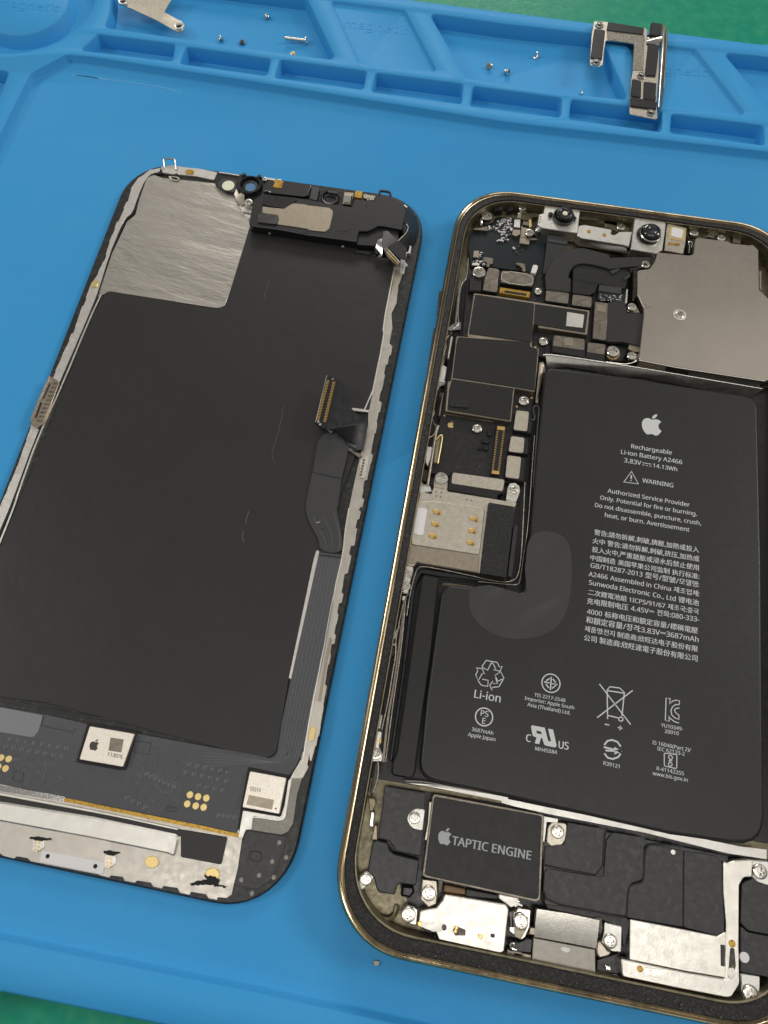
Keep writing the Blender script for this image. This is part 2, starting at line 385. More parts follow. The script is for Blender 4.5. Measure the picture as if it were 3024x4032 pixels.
# ---- screws seated in the devices (meshes shared between equal sizes)
_scr = {}
def screw(T, c, rpx, z, parent, m='steel', style='cross', s=None, name='screw'):
    q = T([c])[0]; cc = P(q, z); e = P(T([(c[0]+rpx, c[1])])[0], z); r = s or math.hypot(e[0]-cc[0], e[1]-cc[1])
    key = (round(r, 1), m, style); r = max(.25, key[0])
    if key not in _scr:
        vs = []; fs = []; n = 20
        if style == 'cross':
            w_ = .17*r; l = .58*r
            plus = [(w_, w_), (w_, l), (-w_, l), (-w_, w_), (-l, w_), (-l, -w_), (-w_, -w_), (-w_, -l), (w_, -l), (w_, -w_), (l, -w_), (l, w_)]
            rot = R.uniform(0, 1.5); plus = [(x*math.cos(rot)-y*math.sin(rot), x*math.sin(rot)+y*math.cos(rot)) for x, y in plus]
        else:
            plus = circle((0, 0), .42*r, 10)
        def ring(rr, z): s_ = len(vs); vs.extend((rr*math.cos(2*math.pi*i/n), rr*math.sin(2*math.pi*i/n), z) for i in range(n)); return list(range(s_, s_+n))
        prof = [(r, -.35*r-.1), (r, -.12*r), (.9*r, -.03*r), (.72*r, 0)] if style == 'cross' else [(r, -.5*r-.1), (r, -.2*r), (.93*r, -.16*r), (.72*r, -.16*r), (.70*r, 0), (.62*r, .04*r)]
        rings = [ring(*p) for p in prof]
        for a, b in zip(rings, rings[1:]):
            for i in range(n): fs.append((a[i-1], a[i], b[i], b[i-1]))
        tz = prof[-1][1]; top = rings[-1]; s_ = len(vs); P2 = plus[::-1]
        vs += [(x, y, tz) for x, y in P2]; hi = list(range(s_, s_+len(P2)))
        loops = [[Vector((vs[i][0], vs[i][1], 0)) for i in top], [Vector((x, y, 0)) for x, y in P2]]; ids = top+hi
        for t in tessellate_polygon(loops): fs.append(tuple(ids[k] for k in t))
        s2 = len(vs); vs += [(x*.75, y*.75, tz-.3*r) for x, y in P2]; lo = list(range(s2, s2+len(P2)))
        for i in range(len(P2)): fs.append((hi[i-1], hi[i], lo[i], lo[i-1]))
        for t in tessellate_polygon([[Vector((x, y, 0)) for x, y in P2]]): fs.append(tuple(lo[k] for k in t))
        o = finish('screw', vs, fs, m, None, sharp=30); me = o.data; off = o.location.z; bpy.data.objects.remove(o); _scr[key] = (me, off)
    me, off = _scr[key]
    o = bpy.data.objects.new(name, me); link(o, parent); o.location = Vector((cc[0], cc[1], z+off)) - wloc(parent); o.rotation_euler.z = R.uniform(0, 6.28)
    return o
def stand(T, c, rpx, z, parent): return screw(T, c, rpx, z, parent, m='steel', style='hole', name='standoff')
# ================================================================ SETTING
o = plate('tabletop', [(-900, -700), (900, -700), (900, 1200), (-900, 1200)], -24, -4.2, 'green', None, bev=0); o['kind'] = 'structure'
# ---------------------------------------------------------------- silicone mat
ZR = 2.1
def px(pts, z=ZR): return [P(a, z) for a in pts]
def circ3(T, a, b, c, z):
    (x1, y1), (x2, y2), (x3, y3) = [P(q, z) for q in T([a, b, c])]
    d = 2*(x1*(y2-y3)+x2*(y3-y1)+x3*(y1-y2)); s1, s2, s3 = x1*x1+y1*y1, x2*x2+y2*y2, x3*x3+y3*y3
    ux = (s1*(y2-y3)+s2*(y3-y1)+s3*(y1-y2))/d; uy = (s1*(x3-x2)+s2*(x1-x3)+s3*(x2-x1))/d
    return (ux, uy), math.hypot(x1-ux, y1-uy)
hc, hr = circ3(tA, (620, 0), (440, 235), (0, 345), ZR)
dc, dr = circ3(tA, (442, 0), (300, 180), (0, 208), ZR)
pockets = [  # outline on the ridge top, floor height, corner radius, wall run
    ([(118, 292), (150, 272), (259, 214), (360, 222), (1000, 320), (2000, 480), (3000, 594), (3700, 680), (4400, 4700), (3200, 4400), (1500, 4018), (1000, 3906), (0, 3700), (-1300, 3420), (-1330, 3300), (0, 530)], 0, 2.0, .5),
    (tA([(640, 220), (1145, 285), (1125, 400), (525, 327)]), -2.0, 1.0, .5),
    ([(732, 182), (1068, 230), (1050, 298), (708, 250)], -2.0, 1.0, .5),
    (tB([(168, 385), (738, 462), (715, 584), (137, 507)]), -2.0, 1.0, .5),
    (tB([(795, 472), (1368, 546), (1355, 678), (768, 598)]), -2.0, 1.0, .5),
    ([(1862, 337), (2213, 384), (2207, 462), (1850, 416)], -2.0, 1.0, .5),
    (tC([(412, 645), (1008, 722), (1004, 860), (400, 778)]), -2.0, 1.0, .5),
    (tC([(1068, 740), (1672, 818), (1680, 948), (1060, 868)]), -2.0, 1.0, .5),
    ([(445, -112), (432, 50), (412, 108), (1000, 192), (1300, 233), (1318, 222), (1205, -16)], -2.0, 1.5, .6),
    (tB([(495, 0), (985, 62), (1200, 470), (690, 412)]), 1.15, 1.2, .3),
    ([(1688, 50), (2000, 94), (2362, 133), (2474, 392), (2223, 366), (1838, 306)], -2.0, 1.4, .6),
    (tC([(765, 262), (1225, 318), (1560, 750), (975, 688)]), 1.15, 1.2, .3),
    (tC([(1405, 340), (1659, 365), (2300, 450), (2500, 860), (1760, 765)]), -2.0, 1.4, .6),
    ([(-260, 245), (36, 280), (0, 375), (-140, 700), (-420, 700)], -2.0, 1.4, .5),
]
vs = []; fs = []
def ring(p, z):
    s = len(vs); vs.extend((q[0], q[1], z) for q in p); return list(range(s, s+len(p)))
def skirt(a, b):
    for i in range(len(a)): fs.append((a[i-1], a[i], b[i], b[i-1]))
outer = ccw(rounded([(-170, -82), P((0, 3907), ZR), P((1000, 4112), ZR), (150, -105), (220, 190), P((3000, 172), ZR), P((1639, 0), ZR), (-170, 262)], 1))
b0 = ring(outer, -4.0); b1 = ring(outer, ZR-.5); oi = inset(outer, .5); b2 = ring(oi, ZR); skirt(b0, b1); skirt(b1, b2)
tops = [[Vector((*q, 0)) for q in oi]]; ids = list(b2)
def pocket(loop, zf, run, floor=True):
    L = ccw(loop)[::-1]
    big = inset(L, .22); a = ring(big, ZR); b = ring(L, ZR-.22)
    dz = ZR-.22-zf; c1 = inset(L, -run*.8); c = ring(c1, zf+.25*min(1, dz)); d1 = inset(L, -run-.3*min(1, dz)); d = ring(d1, zf)
    skirt(a, b); skirt(b, c); skirt(c, d); tops.append([Vector((*q, 0)) for q in big]); ids.extend(a)
    if floor:
        for t in tessellate_polygon([[Vector((*q, 0)) for q in d1]]): fs.append(tuple(d[k] for k in t))
    return d1, d
for (lp, zf, r, run) in pockets: pocket(rounded(px(lp), r, 6), zf, run)
hole_loop, hole_ids = pocket(circle(hc, hr, 72), -1.2, .9, floor=False)
dl = circle(dc, dr, 60); e0 = ring(circle(dc, dr+1.6, 60), -1.2); e1 = ring(circle(dc, dr+.1, 60), ZR-.5); e2 = ring(circle(dc, dr-.35, 60), ZR-.15); skirt(e0, e1); skirt(e1, e2); fs.append(tuple(e2))
for t in tessellate_polygon([[Vector((*q, 0)) for q in hole_loop], [Vector((vs[i][0], vs[i][1], 0)) for i in e0][::-1]]): fs.append(tuple((hole_ids+e0[::-1])[k] for k in t))
for t in tessellate_polygon(tops): fs.append(tuple(ids[k] for k in t))
fs.append(tuple(reversed(b0)))
mat_o = finish('repair_mat', vs, fs, 'silicone', None, sharp=50)
mat_o['label'] = 'blue silicone repair mat with raised trays lying on the green tabletop'; mat_o['category'] = 'mat'
text('lettering', 'magnetic', tB, (590, 178), (1005, 222), 1.16, 'silicone', mat_o, th=.14)
text('lettering', 'magnetic', tC, (880, 468), (1306, 502), 1.16, 'silicone', mat_o, th=.14)
text('lettering', 'magnetic', tA, (-20, 40), (380, 78), 1.96, 'silicone', mat_o, th=.12)
strokes('scuff', tA, [[(470, 488), (560, 497), (640, 512)], [(600, 508), (760, 525), (900, 543), (1050, 567), (1140, 590), (1185, 608)], [(500, 492), (700, 514)]], .28, .02, 'bluescuff', mat_o, sm=2)
strokes('scuff', tB, [[(960, 652), (1020, 656)], [(728, 590), (730, 612)], [(765, 715), (767, 728)]], .22, .03, 'bluescuff', mat_o)
q_ = random.Random(31); l = []
for k in range(60):
    x, y = P((q_.uniform(0, 3024), q_.uniform(450, 3650)), 0); l.append((x, y, q_.uniform(.08, .22), q_.uniform(.06, .16), 0, .06))
boxes('dust_specks', l, 'lintwhite', mat_o, ang=.5, kind='stuff')
# ================================================================ DISPLAY ASSEMBLY
DO = (-61.7436, 146.5145); DT = -.2017813
dct, dst = math.cos(DT), math.sin(DT)
def D(X, Y): return (DO[0]+X*dct+Y*dst, DO[1]+X*dst-Y*dct)   # X across, Y down the panel
disp = thing('display_assembly', 'detached phone display lying face down, black foil back with ribbon cable', 'phone display', (*D(38, 80), 0))
def rrect(F, x0, y0, x1, y1, r, n=10):
    out = []
    for cx, cy, a in ((x1-r, y0+r, -90), (x1-r, y1-r, 0), (x0+r, y1-r, 90), (x0+r, y0+r, 180)):
        for k in range(n+1):
            t = math.radians(a+90*k/n); ex = .94
            out.append(F(cx+r*math.copysign(abs(math.cos(t))**ex, math.cos(t)), cy+r*math.copysign(abs(math.sin(t))**ex, math.sin(t))))
    return out
plate('cover_glass', rrect(D, 0, 0, 76.3, 159, 12.6), .05, 1.5, 'glass', disp, bev=.35)
def jag(pts, step, amp, seed):
    q = random.Random(seed); out = []; hi = 0; step = step*1.0
    for a, b in zip(pts, pts[1:]):
        L = math.hypot(b[0]-a[0], b[1]-a[1]); n = max(1, int(L/step)); nx, ny = -(b[1]-a[1])/L, (b[0]-a[0])/L
        for i in range(n):
            t0_, t1_ = i/n, (i+.8)/n; hi = q.uniform(-1, 1)*amp
            for t in (t0_+.001, t0_+.86/n): out.append((a[0]+(b[0]-a[0])*t+nx*hi, a[1]+(b[1]-a[1])*t+ny*hi))
    out.append(pts[-1]); return out
# steel mid frame: left strip, right strip, foot plate
lo = jag(tA([(1050, 1092), (985, 1106), (905, 1160), (852, 1235), (828, 1320), (768, 1450), (715, 1580)])+tD([(690, 10), (640, 130), (598, 190), (540, 340), (470, 520), (362, 770), (200, 1130), (110, 1390), (50, 1540), (-20, 1700), (-130, 1960), (-200, 2130)]), 26, 3, 3)
li = tD([(-140, 2140), (-70, 1975), (2, 1808), (62, 1664), (300, 1100), (392, 850), (590, 400), (655, 250), (720, 0)])+tA([(730, 1620), (815, 1430), (868, 1390), (905, 1285), (955, 1170), (990, 1135), (1040, 1120)])
poly('edge_strip', t0, lo+li, 1.4, 1.85, 'adhesive', disp, r=0, bev=.05)
poly('edge_strip', tA, [(1050, 1090), (1120, 1078), (1240, 1095), (1300, 1100), (1418, 1125), (1400, 1175), (1380, 1172), (1280, 1150), (1150, 1138), (1062, 1128)], 1.4, 1.9, 'adhesive', disp, r=.2)
ro = jag(tE([(985, 95), (950, 200), (938, 330), (905, 400), (912, 500), (893, 600), (860, 790), (838, 900), (800, 1105), (765, 1310), (722, 1540), (700, 1659)])+tH([(690, 20), (630, 310), (580, 560), (528, 830), (508, 960), (460, 1230), (402, 1560), (378, 1659)])+tU([(1402, 0), (1368, 200), (1290, 350)]), 34, 7.5, 5)
ri = tU([(1150, 350), (1240, 190), (1310, 0)])+tH([(320, 1500), (440, 1000), (520, 560), (575, 290), (590, 150), (620, 0)])+tE([(640, 1560), (690, 1330), (745, 1090), (745, 1020), (845, 530), (838, 490), (905, 200), (925, 75)])
poly('edge_strip', t0, ro+ri, 1.4, 1.8, 'midframe', disp, r=0, bev=.05)
foot = tJ([(1500, 875), (1482, 890), (1425, 885), (1415, 902), (1362, 892), (1345, 866), (1250, 850), (1238, 870), (1175, 856), (1158, 824), (1070, 812), (1055, 828), (1000, 816), (985, 790), (895, 776), (880, 791), (815, 778), (800, 752), (725, 742), (712, 757), (655, 742), (640, 735), (250, 660), (200, 650), (180, 630), (110, 618), (90, 632), (20, 615), (0, 598), (-60, 590)])
poly('foot_plate', t0, tJ([(1582, 500), (1555, 690), (1512, 870)])+foot+tJ([(-60, 130), (400, 190), (1560, 440)]), 1.4, 1.75, 'midframe', disp, r=0, bev=.05)
# corner adhesive pieces
poly('corner_adhesive', tU, [(1300, 150), (1370, 200), (1290, 350), (1228, 560), (1175, 940), (1110, 1045), (1020, 1085), (620, 1022), (625, 850), (660, 838), (1000, 895), (1050, 860), (1130, 350)], 1.4, 1.78, 'dulladh', disp, r=.5, label='grey L shaped adhesive piece round the lower chip')
poly('corner_shim', tU, [(520, 765), (1010, 848), (1060, 700), (1110, 380), (1150, 330), (1125, 560), (1080, 850), (1050, 892), (1000, 897), (655, 842), (632, 1018), (560, 1020), (512, 1135), (455, 1120)], 1.4, 1.95, 'palesteel', disp, r=.2)
strokes('solder_bead', tU, [[(1310, 0), (1275, 130), (1160, 310), (1140, 420), (1100, 620), (1060, 850), (1030, 890), (960, 895), (650, 845), (625, 880), (610, 1015)]], .16, 2.0, 'palesteel', disp, th=.2, sm=1)
poly('corner_plate', tU, [(560, 1025), (930, 1085), (1090, 1100), (1040, 1330), (900, 1659), (700, 1800), (400, 1730), (520, 1140)], 1.4, 1.62, 'tapegrey', disp, r=.3)
strokes('oval_groove', tU, [['c', (650, 1295), (740, 1305), (770, 1350), (755, 1420), (700, 1435), (640, 1420), (600, 1370), (610, 1320)]], .12, 1.66, 'hole', disp, sm=1)
for c in ((993, 1188), (1083, 1383), (900, 1438), (728, 1618), (920, 1645)): disc('rivet', tU, c, .42, 1.4, 1.72, 'dulladh', disp, n=12)
for c in ((1575, 772), (1645, 860)): disc('rivet', tJ, c, .42, 1.4, 1.72, 'dulladh', disp, n=12)
# foil sheets
sf = [(579, 699), (607, 688), (640, 700), (850, 722), (870, 750), (925, 757), (1000, 790), (1010, 900), (883, 1205), (856, 1214, 2.2), (428, 1146, 2.0), (404, 1163, 1.5), (390, 1152), (440, 1000), (500, 872), (532, 846), (548, 784)]
poly('silver_foil', t0, sf, 1.4, 2.0, 'silver', disp, r=.8, label='wavy bare silver foil panel in the upper corner')
bf = [(404, 1168), (432, 1147), (852, 1217, 2.0), (888, 1203, 2.0), (990, 870), (1040, 800), (1480, 900), (1560, 1000), (1555, 1048), (1506, 1298), (1513, 1320), (1452, 1616), (1386, 1609), (1420, 1720), (1400, 1790), (1259, 2166), (1139, 2663), (1088, 2965, 3), (1040, 2988), (927, 2962), (530, 2858), (181, 2767), (-60, 2735), (-70, 2320), (0, 2150), (62, 2000), (160, 1782), (245, 1540), (400, 1175)]
bl = [P(a, 2.06) + ((a[2],) if len(a) > 2 else ()) for a in bf]
plate('graphite_sheet', bl, 1.45, 2.06, 'foil', disp, r=.6, bev=.05)
strip('foil_border', t0, tD([(662, 262), (588, 415), (400, 870), (250, 1190), (118, 1560), (95, 1640), (20, 1830), (-60, 2020)]), .36, 1.5, 2.0, 'palesteel', disp)
strip('edge_groove', t0, tA([(1062, 1130), (1000, 1133), (955, 1172), (905, 1290), (872, 1392), (818, 1432), (722, 1659)])+tD([(650, 240), (588, 395), (392, 850), (240, 1190)  , (78, 1640), (8, 1800), (-70, 1990)]), .5, 1.42, 1.9, 'hole', disp, sm=1)
strip('edge_groove', tE, [(920, 78), (896, 200), (842, 480), (852, 530), (750, 1018), (640, 1012)], .3, 1.5, 2.18, 'palesteel', disp, sm=1)
strokes('scratch', tE, [[(95, 175), (80, 230), (65, 290)], [(195, 990), (170, 1120), (148, 1200), (125, 1265), (115, 1330), (145, 1362)]], .07, 2.09, 'lint', disp, sm=1)
strokes('scratch', tG, [[(1628, 20), (1612, 60), (1603, 100)], [(1590, 150), (1580, 200), (1600, 222)]], .14, 2.09, 'lint', disp, sm=1)
strokes('crease', tG, [[(-20, 1250), (180, 1285), (500, 1350), (850, 1400), (1200, 1480), (1600, 1575)], [(230, 1245), (400, 1285), (560, 1312)]], .3, 2.10, 'foil', disp, th=.1, sm=1)
# ---- driver board and digitizer tail
bd = tG([(-60, 1285), (0, 1298), (300, 1350), (575, 1410), (880, 1470), (1200, 1530), (1659, 1612)])+tU([(860, 85), (925, 60)])+tH([(150, 1600), (180, 1400), (240, 1125), (330, 700), (425, 275), (577, 298), (525, 560), (445, 1000), (335, 1500), (305, 1659)])+tU([(1270, 60), (1215, 190), (1120, 310), (595, 200), (500, 700), (445, 1045)])+tJ([(1540, 462), (1000, 348), (740, 295), (400, 230), (0, 145), (-60, 135)])
poly('driver_board', t0, bd, 1.5, 2.22, 'board', disp, r=.2, bev=.05)
db = disp.children[-1]
for k in range(7):
    f = (k+1)/8.0
    L = [(425+152*f, 300), (338+185*f, 640+10*k), (245+190*f, 1100), (165+165*f, 1560), (150+150*f, 1640)]
    strokes('board_trace', tH, [L], .07, 2.26, 'trace', db, sm=1)
for k in range(5):
    o_ = k*26
    strokes('board_trace', tU, [[(1000+o_*1.4, -20), (975+o_*1.3, 80), (900+o_*1.2, 130+o_*.3), (800+o_, 120+o_*.2), (0, 5+o_*1.7)]][:1], .06, 2.26, 'trace', db, sm=1)
# rows of plated bumps on the board
rows = []
for (T, x0, y0, dx, dy, n) in ((tG, 60, 1510, 52, 8.5, 8), (tG, 30, 1560, 52, 9, 8), (tJ, 1230, 18, 50, 10, 6), (tJ, 1205, 70, 53, 11, 6), (tJ, 1290, 155, 52, 10, 4), (tJ, 950, 80, 30, 14, 7), (tJ, 1420, 350, 35, 4, 4), (tJ, 820, 235, 40, 20, 4)):
    for i in range(n):
        x, y = P(T([(x0+dx*i, y0+dy*i)])[0], 2.3); rows.append((x, y, .22, .62, 2.2, 2.30)); rows.append((x+.45, y+.1, .16, .5, 2.2, 2.30))
boxes('board_bump', rows, 'trace', db, ang=DT, kind='stuff')
squig = []
q_ = random.Random(4)
for k in range(26):
    x, y = q_.uniform(880, 1180), q_.uniform(60, 330); L = [(x, y)]
    for _ in range(3): x += q_.uniform(-40, 40); y += q_.uniform(5, 34)*q_.choice((-1, 1)); L.append((x, y))
    squig.append(L)
for k in range(18):
    x, y = q_.uniform(0, 380), q_.uniform(0, 130); L = [(x, y)]
    for _ in range(3): x += q_.uniform(-40, 40); y += q_.uniform(5, 30)*q_.choice((-1, 1)); L.append((x, y))
    squig.append(L)
strokes('board_wiring', tJ, squig, .06, 2.27, 'trace', db, sm=1, kind='stuff')
strokes('board_outline', tG, [['c', (880, 1520), (985, 1535), (975, 1610), (878, 1598)]], .08, 2.27, 'hole', db)
strokes('board_outline', tJ, [['c', (95, 62), (155, 70), (145, 130), (80, 118)]], .08, 2.27, 'hole', db)
strokes('board_outline', tJ, [['c', (1090, 290), (1155, 300), (1148, 328), (1085, 318)]], .08, 2.27, 'hole', db)
strokes('board_outline', tG, [[(285, 1360), (270, 1425), (485, 1465), (490, 1440)]], .08, 2.27, 'hole', db)
poly('board_label', tG, [(-60, 1290), (280, 1355), (250, 1460), (215, 1500), (0, 1465), (-60, 1450)], 2.2, 2.3, 'palefilm', db, r=.5, label='pale grey cover film at the edge of the board')
for T, c in [(tJ, a) for a in ((1240, 215), (1293, 228), (1347, 237), (1222, 275), (1278, 288), (1330, 297), (34, 44), (-14, 32))]+[(tG, (55, 1640)), (tG, (5, 1632))]:
    disc('gold_pad', T, c, .62, 2.2, 2.34, 'goldpad', db, n=18)
# chips
def chip(T, pts, z, moat, text_=None, logo=None):
    poly('chip_moat', T, moat, 2.2, 2.27, 'hole', db, r=.2, bev=0)
    c = poly('driver_chip', T, pts, 1.9, z, 'palechip', disp, r=.25, bev=.08)
    return c
ca = chip(t0, [(353, 2859), (530, 2890), (484, 3020), (312, 2990)], 3.2, [(345, 2846), (543, 2880), (498, 3032), (478, 3034), (300, 3002)])
fruit_logo('emblem', P((371, 2932), 3.24), 2.0, DT, 3.25, 'inkdark', ca)
text('lettering', '11307L', tG, (700, 1618), (800, 1640), 3.25, 'inkdark', ca)
poly('label_patch', tG, [(722, 1500), (808, 1512), (792, 1597), (708, 1585)], 3.1, 3.24, 'tandark', ca, r=.1, bev=.02)
cb = chip(tU, [(610, 255), (1085, 345), (995, 815), (510, 725)], 3.2, [(585, 205), (1115, 300), (1095, 440), (1020, 840), (490, 745), (500, 690)])
text('lettering', 'S9316', tU, (608, 512), (748, 528), 3.25, 'inkdark', cb, hs=1.35)
poly('label_patch', tU, [(598, 565), (925, 628), (898, 755), (562, 690)], 3.1, 3.23, 'tan', cb, r=.1, bev=.02)
disc('pin_mark', tU, (948, 742), .18, 3.1, 3.25, 'inkdark', cb, n=10)
# foot of the display
strip('amber_edge', tJ, [(1556, 482), (1300, 425), (1000, 365), (740, 312), (420, 245)], .62, 1.7, 2.35, 'kapton', disp)
strip('bonding_edge', tJ, [(420, 245), (200, 205), (-40, 168)], .9, 1.7, 2.3, 'chrome', disp)
strip('steel_lip', tJ, [(1160, 440), (600, 318), (0, 208), (-40, 200)], .22, 1.7, 2.2, 'palesteel', disp)
poly('grey_patch', tJ, [(1180, 440), (1486, 492), (1445, 672), (1180, 622)], 1.7, 1.95, 'foil', disp, r=.4)
poly('grey_patch', tJ, [(-40, 212), (600, 330), (1200, 445), (1190, 490), (600, 372), (-40, 262)], 1.7, 1.92, 'foil', disp, r=.1)
poly('support_bar', tJ, [(-60, 250), (600, 358), (1172, 478, 1.0), (1140, 622, .8), (1090, 600), (600, 500), (-60, 378)], 1.6, 2.35, 'palesteel', disp, r=.3, bev=.3)
poly('foot_label', tJ, [(278, 580), (688, 655), (672, 735), (252, 652)], 1.7, 1.95, 'label', disp, r=.2, label='pale strip with two dark holes')
fl = disp.children[-1]
for c in ((311, 616), (622, 682)): disc('pin_hole', tJ, c, .38, 1.9, 1.99, 'hole', fl, n=14)
for T, c in ((tJ, (990, 655)), (tJ, (1388, 733))): disc('gold_tab', T, c, .95, 1.7, 2.0, 'goldpad', disp, ex=1.35, rot=DT, n=22)
poly('gold_tab', tH, [(372, 1430), (400, 1425), (406, 1455), (388, 1522), (360, 1526), (355, 1492)], 1.7, 2.05, 'goldpad', disp, r=.5)
poly('gold_tab', tD, [(615, 168), (638, 165), (642, 190), (628, 215), (598, 218), (600, 195)], 1.7, 2.05, 'goldpad', disp, r=.5)
poly('gold_tab', tA, [(1215, 1105), (1265, 1110), (1268, 1140), (1212, 1136)], 1.7, 2.0, 'kapton', disp, r=.4)
for x, y in ((245, 545), (715, 650)):
    c_ = poly('spring_contact', tJ, [(x-30, y-45), (x+40, y-35), (x+42, y+15), (x-5, y+48), (x-35, y+40)], 1.7, 2.0, 'palesteel', disp, r=.2)
    for dx, dy in ((-12, -22), (12, -18), (-16, 4), (8, 8), (-16, 28), (4, 32)): disc('gold_pad', tJ, (x+dx, y+dy), .2, 1.95, 2.06, 'gold', c_, n=10)
poly('soot_mark', t0, jag(tJ([(190, 495), (225, 487), (330, 502), (325, 512), (250, 517), (195, 505)]), 8, 2, 1), 1.72, 2.02, 'soot', disp, r=0, bev=.02)
poly('soot_mark', t0, jag(tJ([(675, 578), (770, 588), (785, 596), (740, 612), (680, 600)]), 8, 2, 2), 1.72, 2.02, 'soot', disp, r=0, bev=.02)
poly('soot_mark', t0, jag(tJ([(1240, 800), (1290, 778), (1350, 775), (1335, 740), (1400, 745), (1430, 770), (1425, 800), (1480, 815), (1470, 822), (1380, 806), (1250, 808)]), 9, 3, 3), 1.72, 2.06, 'soot', disp, r=0, bev=.02)
# left clip
lc = poly('edge_clip', tD, [(325, 793), (362, 818), (388, 840), (292, 1092), (242, 1142), (206, 1120), (200, 1072)], 1.4, 2.35, 'tan', disp, r=.4)
poly('clip_slot', tD, [(322, 840), (330, 850), (288, 948), (276, 945)], 2.2, 2.39, 'hole', lc, r=.1); poly('clip_slot', tD, [(262, 965), (276, 972), (240, 1070), (226, 1068)], 2.2, 2.39, 'hole', lc, r=.1)
cc_ = []
for k in range(10):
    for s_ in (0, 1):
        x, y = P(tD([(352-11.5*k+s_*16, 845+27*k)])[0], 2.4); cc_.append((x, y, .4, .5, 2.2, 2.5))
boxes('clip_teeth', cc_, 'tandark', lc, ang=-.45, kind='stuff')
strip('clip_wire', tD, [(322, 795), (262, 930), (205, 1065), (200, 1090)], .22, 2.0, 2.5, 'chrome', lc, sm=0)
# corner wire clips
def wire(name, T, pts, rad, m, par): return tube(name, smooth([(*P(T([(a, b)])[0], z), z) for a, b, z in pts], 2), rad, m, par)
wire('wire_clip', tA, [(1085, 1115, 1.9), (1078, 1100, 2.4), (1070, 1040, 3.2), (1072, 1034, 3.3), (1140, 1042, 3.3), (1146, 1048, 3.2), (1152, 1115, 2.4), (1156, 1120, 1.9)], .22, 'steel', disp)
poly('clip_foot', tA, [(1075, 1088), (1150, 1085), (1158, 1128), (1130, 1138), (1062, 1126)], 1.7, 2.4, 'palesteel', disp, r=.3)
wire('wire_clip', tA, [(1105, 1155, 2.1), (1120, 1175, 2.2), (1172, 1182, 2.2), (1165, 1158, 2.2), (1110, 1154, 2.2)], .15, 'tanbright', disp)
wire('wire_clip', tS, [(1050, 400, 2.4), (1062, 345, 2.9), (1080, 330, 3.0), (1195, 345, 3.0), (1212, 360, 2.9), (1225, 410, 2.4)], .3, 'plastic', disp)
# ---- sensor row
sr = poly('sensor_tray', tR, [(110, 330), (165, 232), (520, 290), (900, 330), (1659, 440), (1659, 700), (900, 640), (720, 700), (580, 640), (500, 590), (430, 575), (280, 560), (160, 500), (110, 430)], 1.5, 2.6, 'plastic', disp, r=.6)
strip('tray_lip', tR, [(172, 240), (330, 262), (505, 292)], .3, 2.4, 2.9, 'adhesive', sr, sm=0)
poly('flood_window', tR, [(165, 400), (235, 335), (470, 370), (440, 572), (290, 545), (155, 480)], 2.3, 2.8, 'tapegrey', sr, r=.6)
disc('diffuser', tR, (325, 455), 1.55, 2.5, 2.95, 'cream', sr, n=30)
cc = P(tR([(680, 440)])[0], 3.6)
lathe('camera_collar', cc, [(2.9, 1.8), (2.95, 3.3), (2.7, 3.7), (2.45, 3.7), (2.3, 3.3), (2.2, 2.7), (1.7, 2.6)], 'plastic', disp, label='ring that held the front camera')
lathe('collar_step', cc, [(2.1, 2.3), (2.05, 2.9), (1.75, 2.95), (1.7, 2.6), (1.45, 2.6)], 'tapegrey', disp)
ci = P(tR([(690, 485)])[0], 3.1)
lathe('lens_ring', ci, [(1.72, 2.6), (1.7, 3.3), (1.5, 3.35), (1.35, 3.1), (1.25, 3.05)], 'tapegrey', disp); plate('lens_window', circle(ci, 1.36), 2.7, 3.08, 'lensblue', disp)
for c in ((585, 262), (835, 292)): poly('collar_tab', tR, [(c[0]-50, c[1]+10), (c[0]-10, c[1]-18), (c[0]+28, c[1]-14), (c[0]+30, c[1]+20), (c[0]-30, c[1]+30)], 2.2, 3.5, 'tapegrey', disp, r=.2)
facet('ground_spring', tR, [(455, 510, 3.2), (500, 600, 3.0), (560, 560, 3.0), (590, 620, 3), (585, 760, 3), (545, 810, 2.8), (500, 770, 2.5), (440, 640, 2.5), (425, 600, 2.7)], 'tanbright', disp)
poly('ground_spring', tR, [(495, 785), (545, 800), (590, 785), (620, 820), (725, 812), (722, 845), (660, 850), (722, 870), (718, 905), (620, 893), (555, 880)], 2.0, 2.7, 'palesteel', disp, r=.3)
poly('ground_spring', tR, [(560, 900), (640, 932), (710, 940), (700, 1005), (640, 985)], 2.0, 2.4, 'chrome', disp, r=.3)
screw(tR, (655, 728), 76, 3.5, disp)
screw(tR, (920, 348), 42, 3.2, disp)
sp = poly('sensor_cover', tR, [(915, 430), (985, 370), (1659, 440), (1650, 610), (1560, 640), (1020, 580), (900, 530)], 2.4, 3.3, 'tape', disp, r=.3)
strip('tray_lip', tR, [(960, 340), (1090, 365), (1190, 362)], .5, 2.5, 3.2, 'adhesive', sp, sm=0)
poly('gold_tab', tR, [(1090, 350), (1190, 372), (1230, 385), (1192, 506), (1130, 495), (1055, 480), (1080, 405)], 3.2, 3.42, 'kapton', disp, r=.15)
wire('cover_edge', tR, [(905, 540, 3.1), (1000, 555, 3.3), (1020, 578, 3.1)], .14, 'chrome', sp)
wire('cover_edge', tS, [(85, 255, 3.1), (55, 355, 3.2), (0, 350, 3.1)], .14, 'steel', sp)
poly('sensor_tray', tS, [(40, 230), (1000, 370), (1060, 420), (1000, 520), (600, 560), (0, 470), (60, 430)], 1.5, 2.7, 'plastic', disp, r=.5)
poly('sensor_wall', tS, [(100, 270), (215, 285), (165, 470), (75, 440)], 2.4, 3.5, 'tapegrey', disp, r=.2)
cc = P(tS([(360, 420)])[0], 3.2)
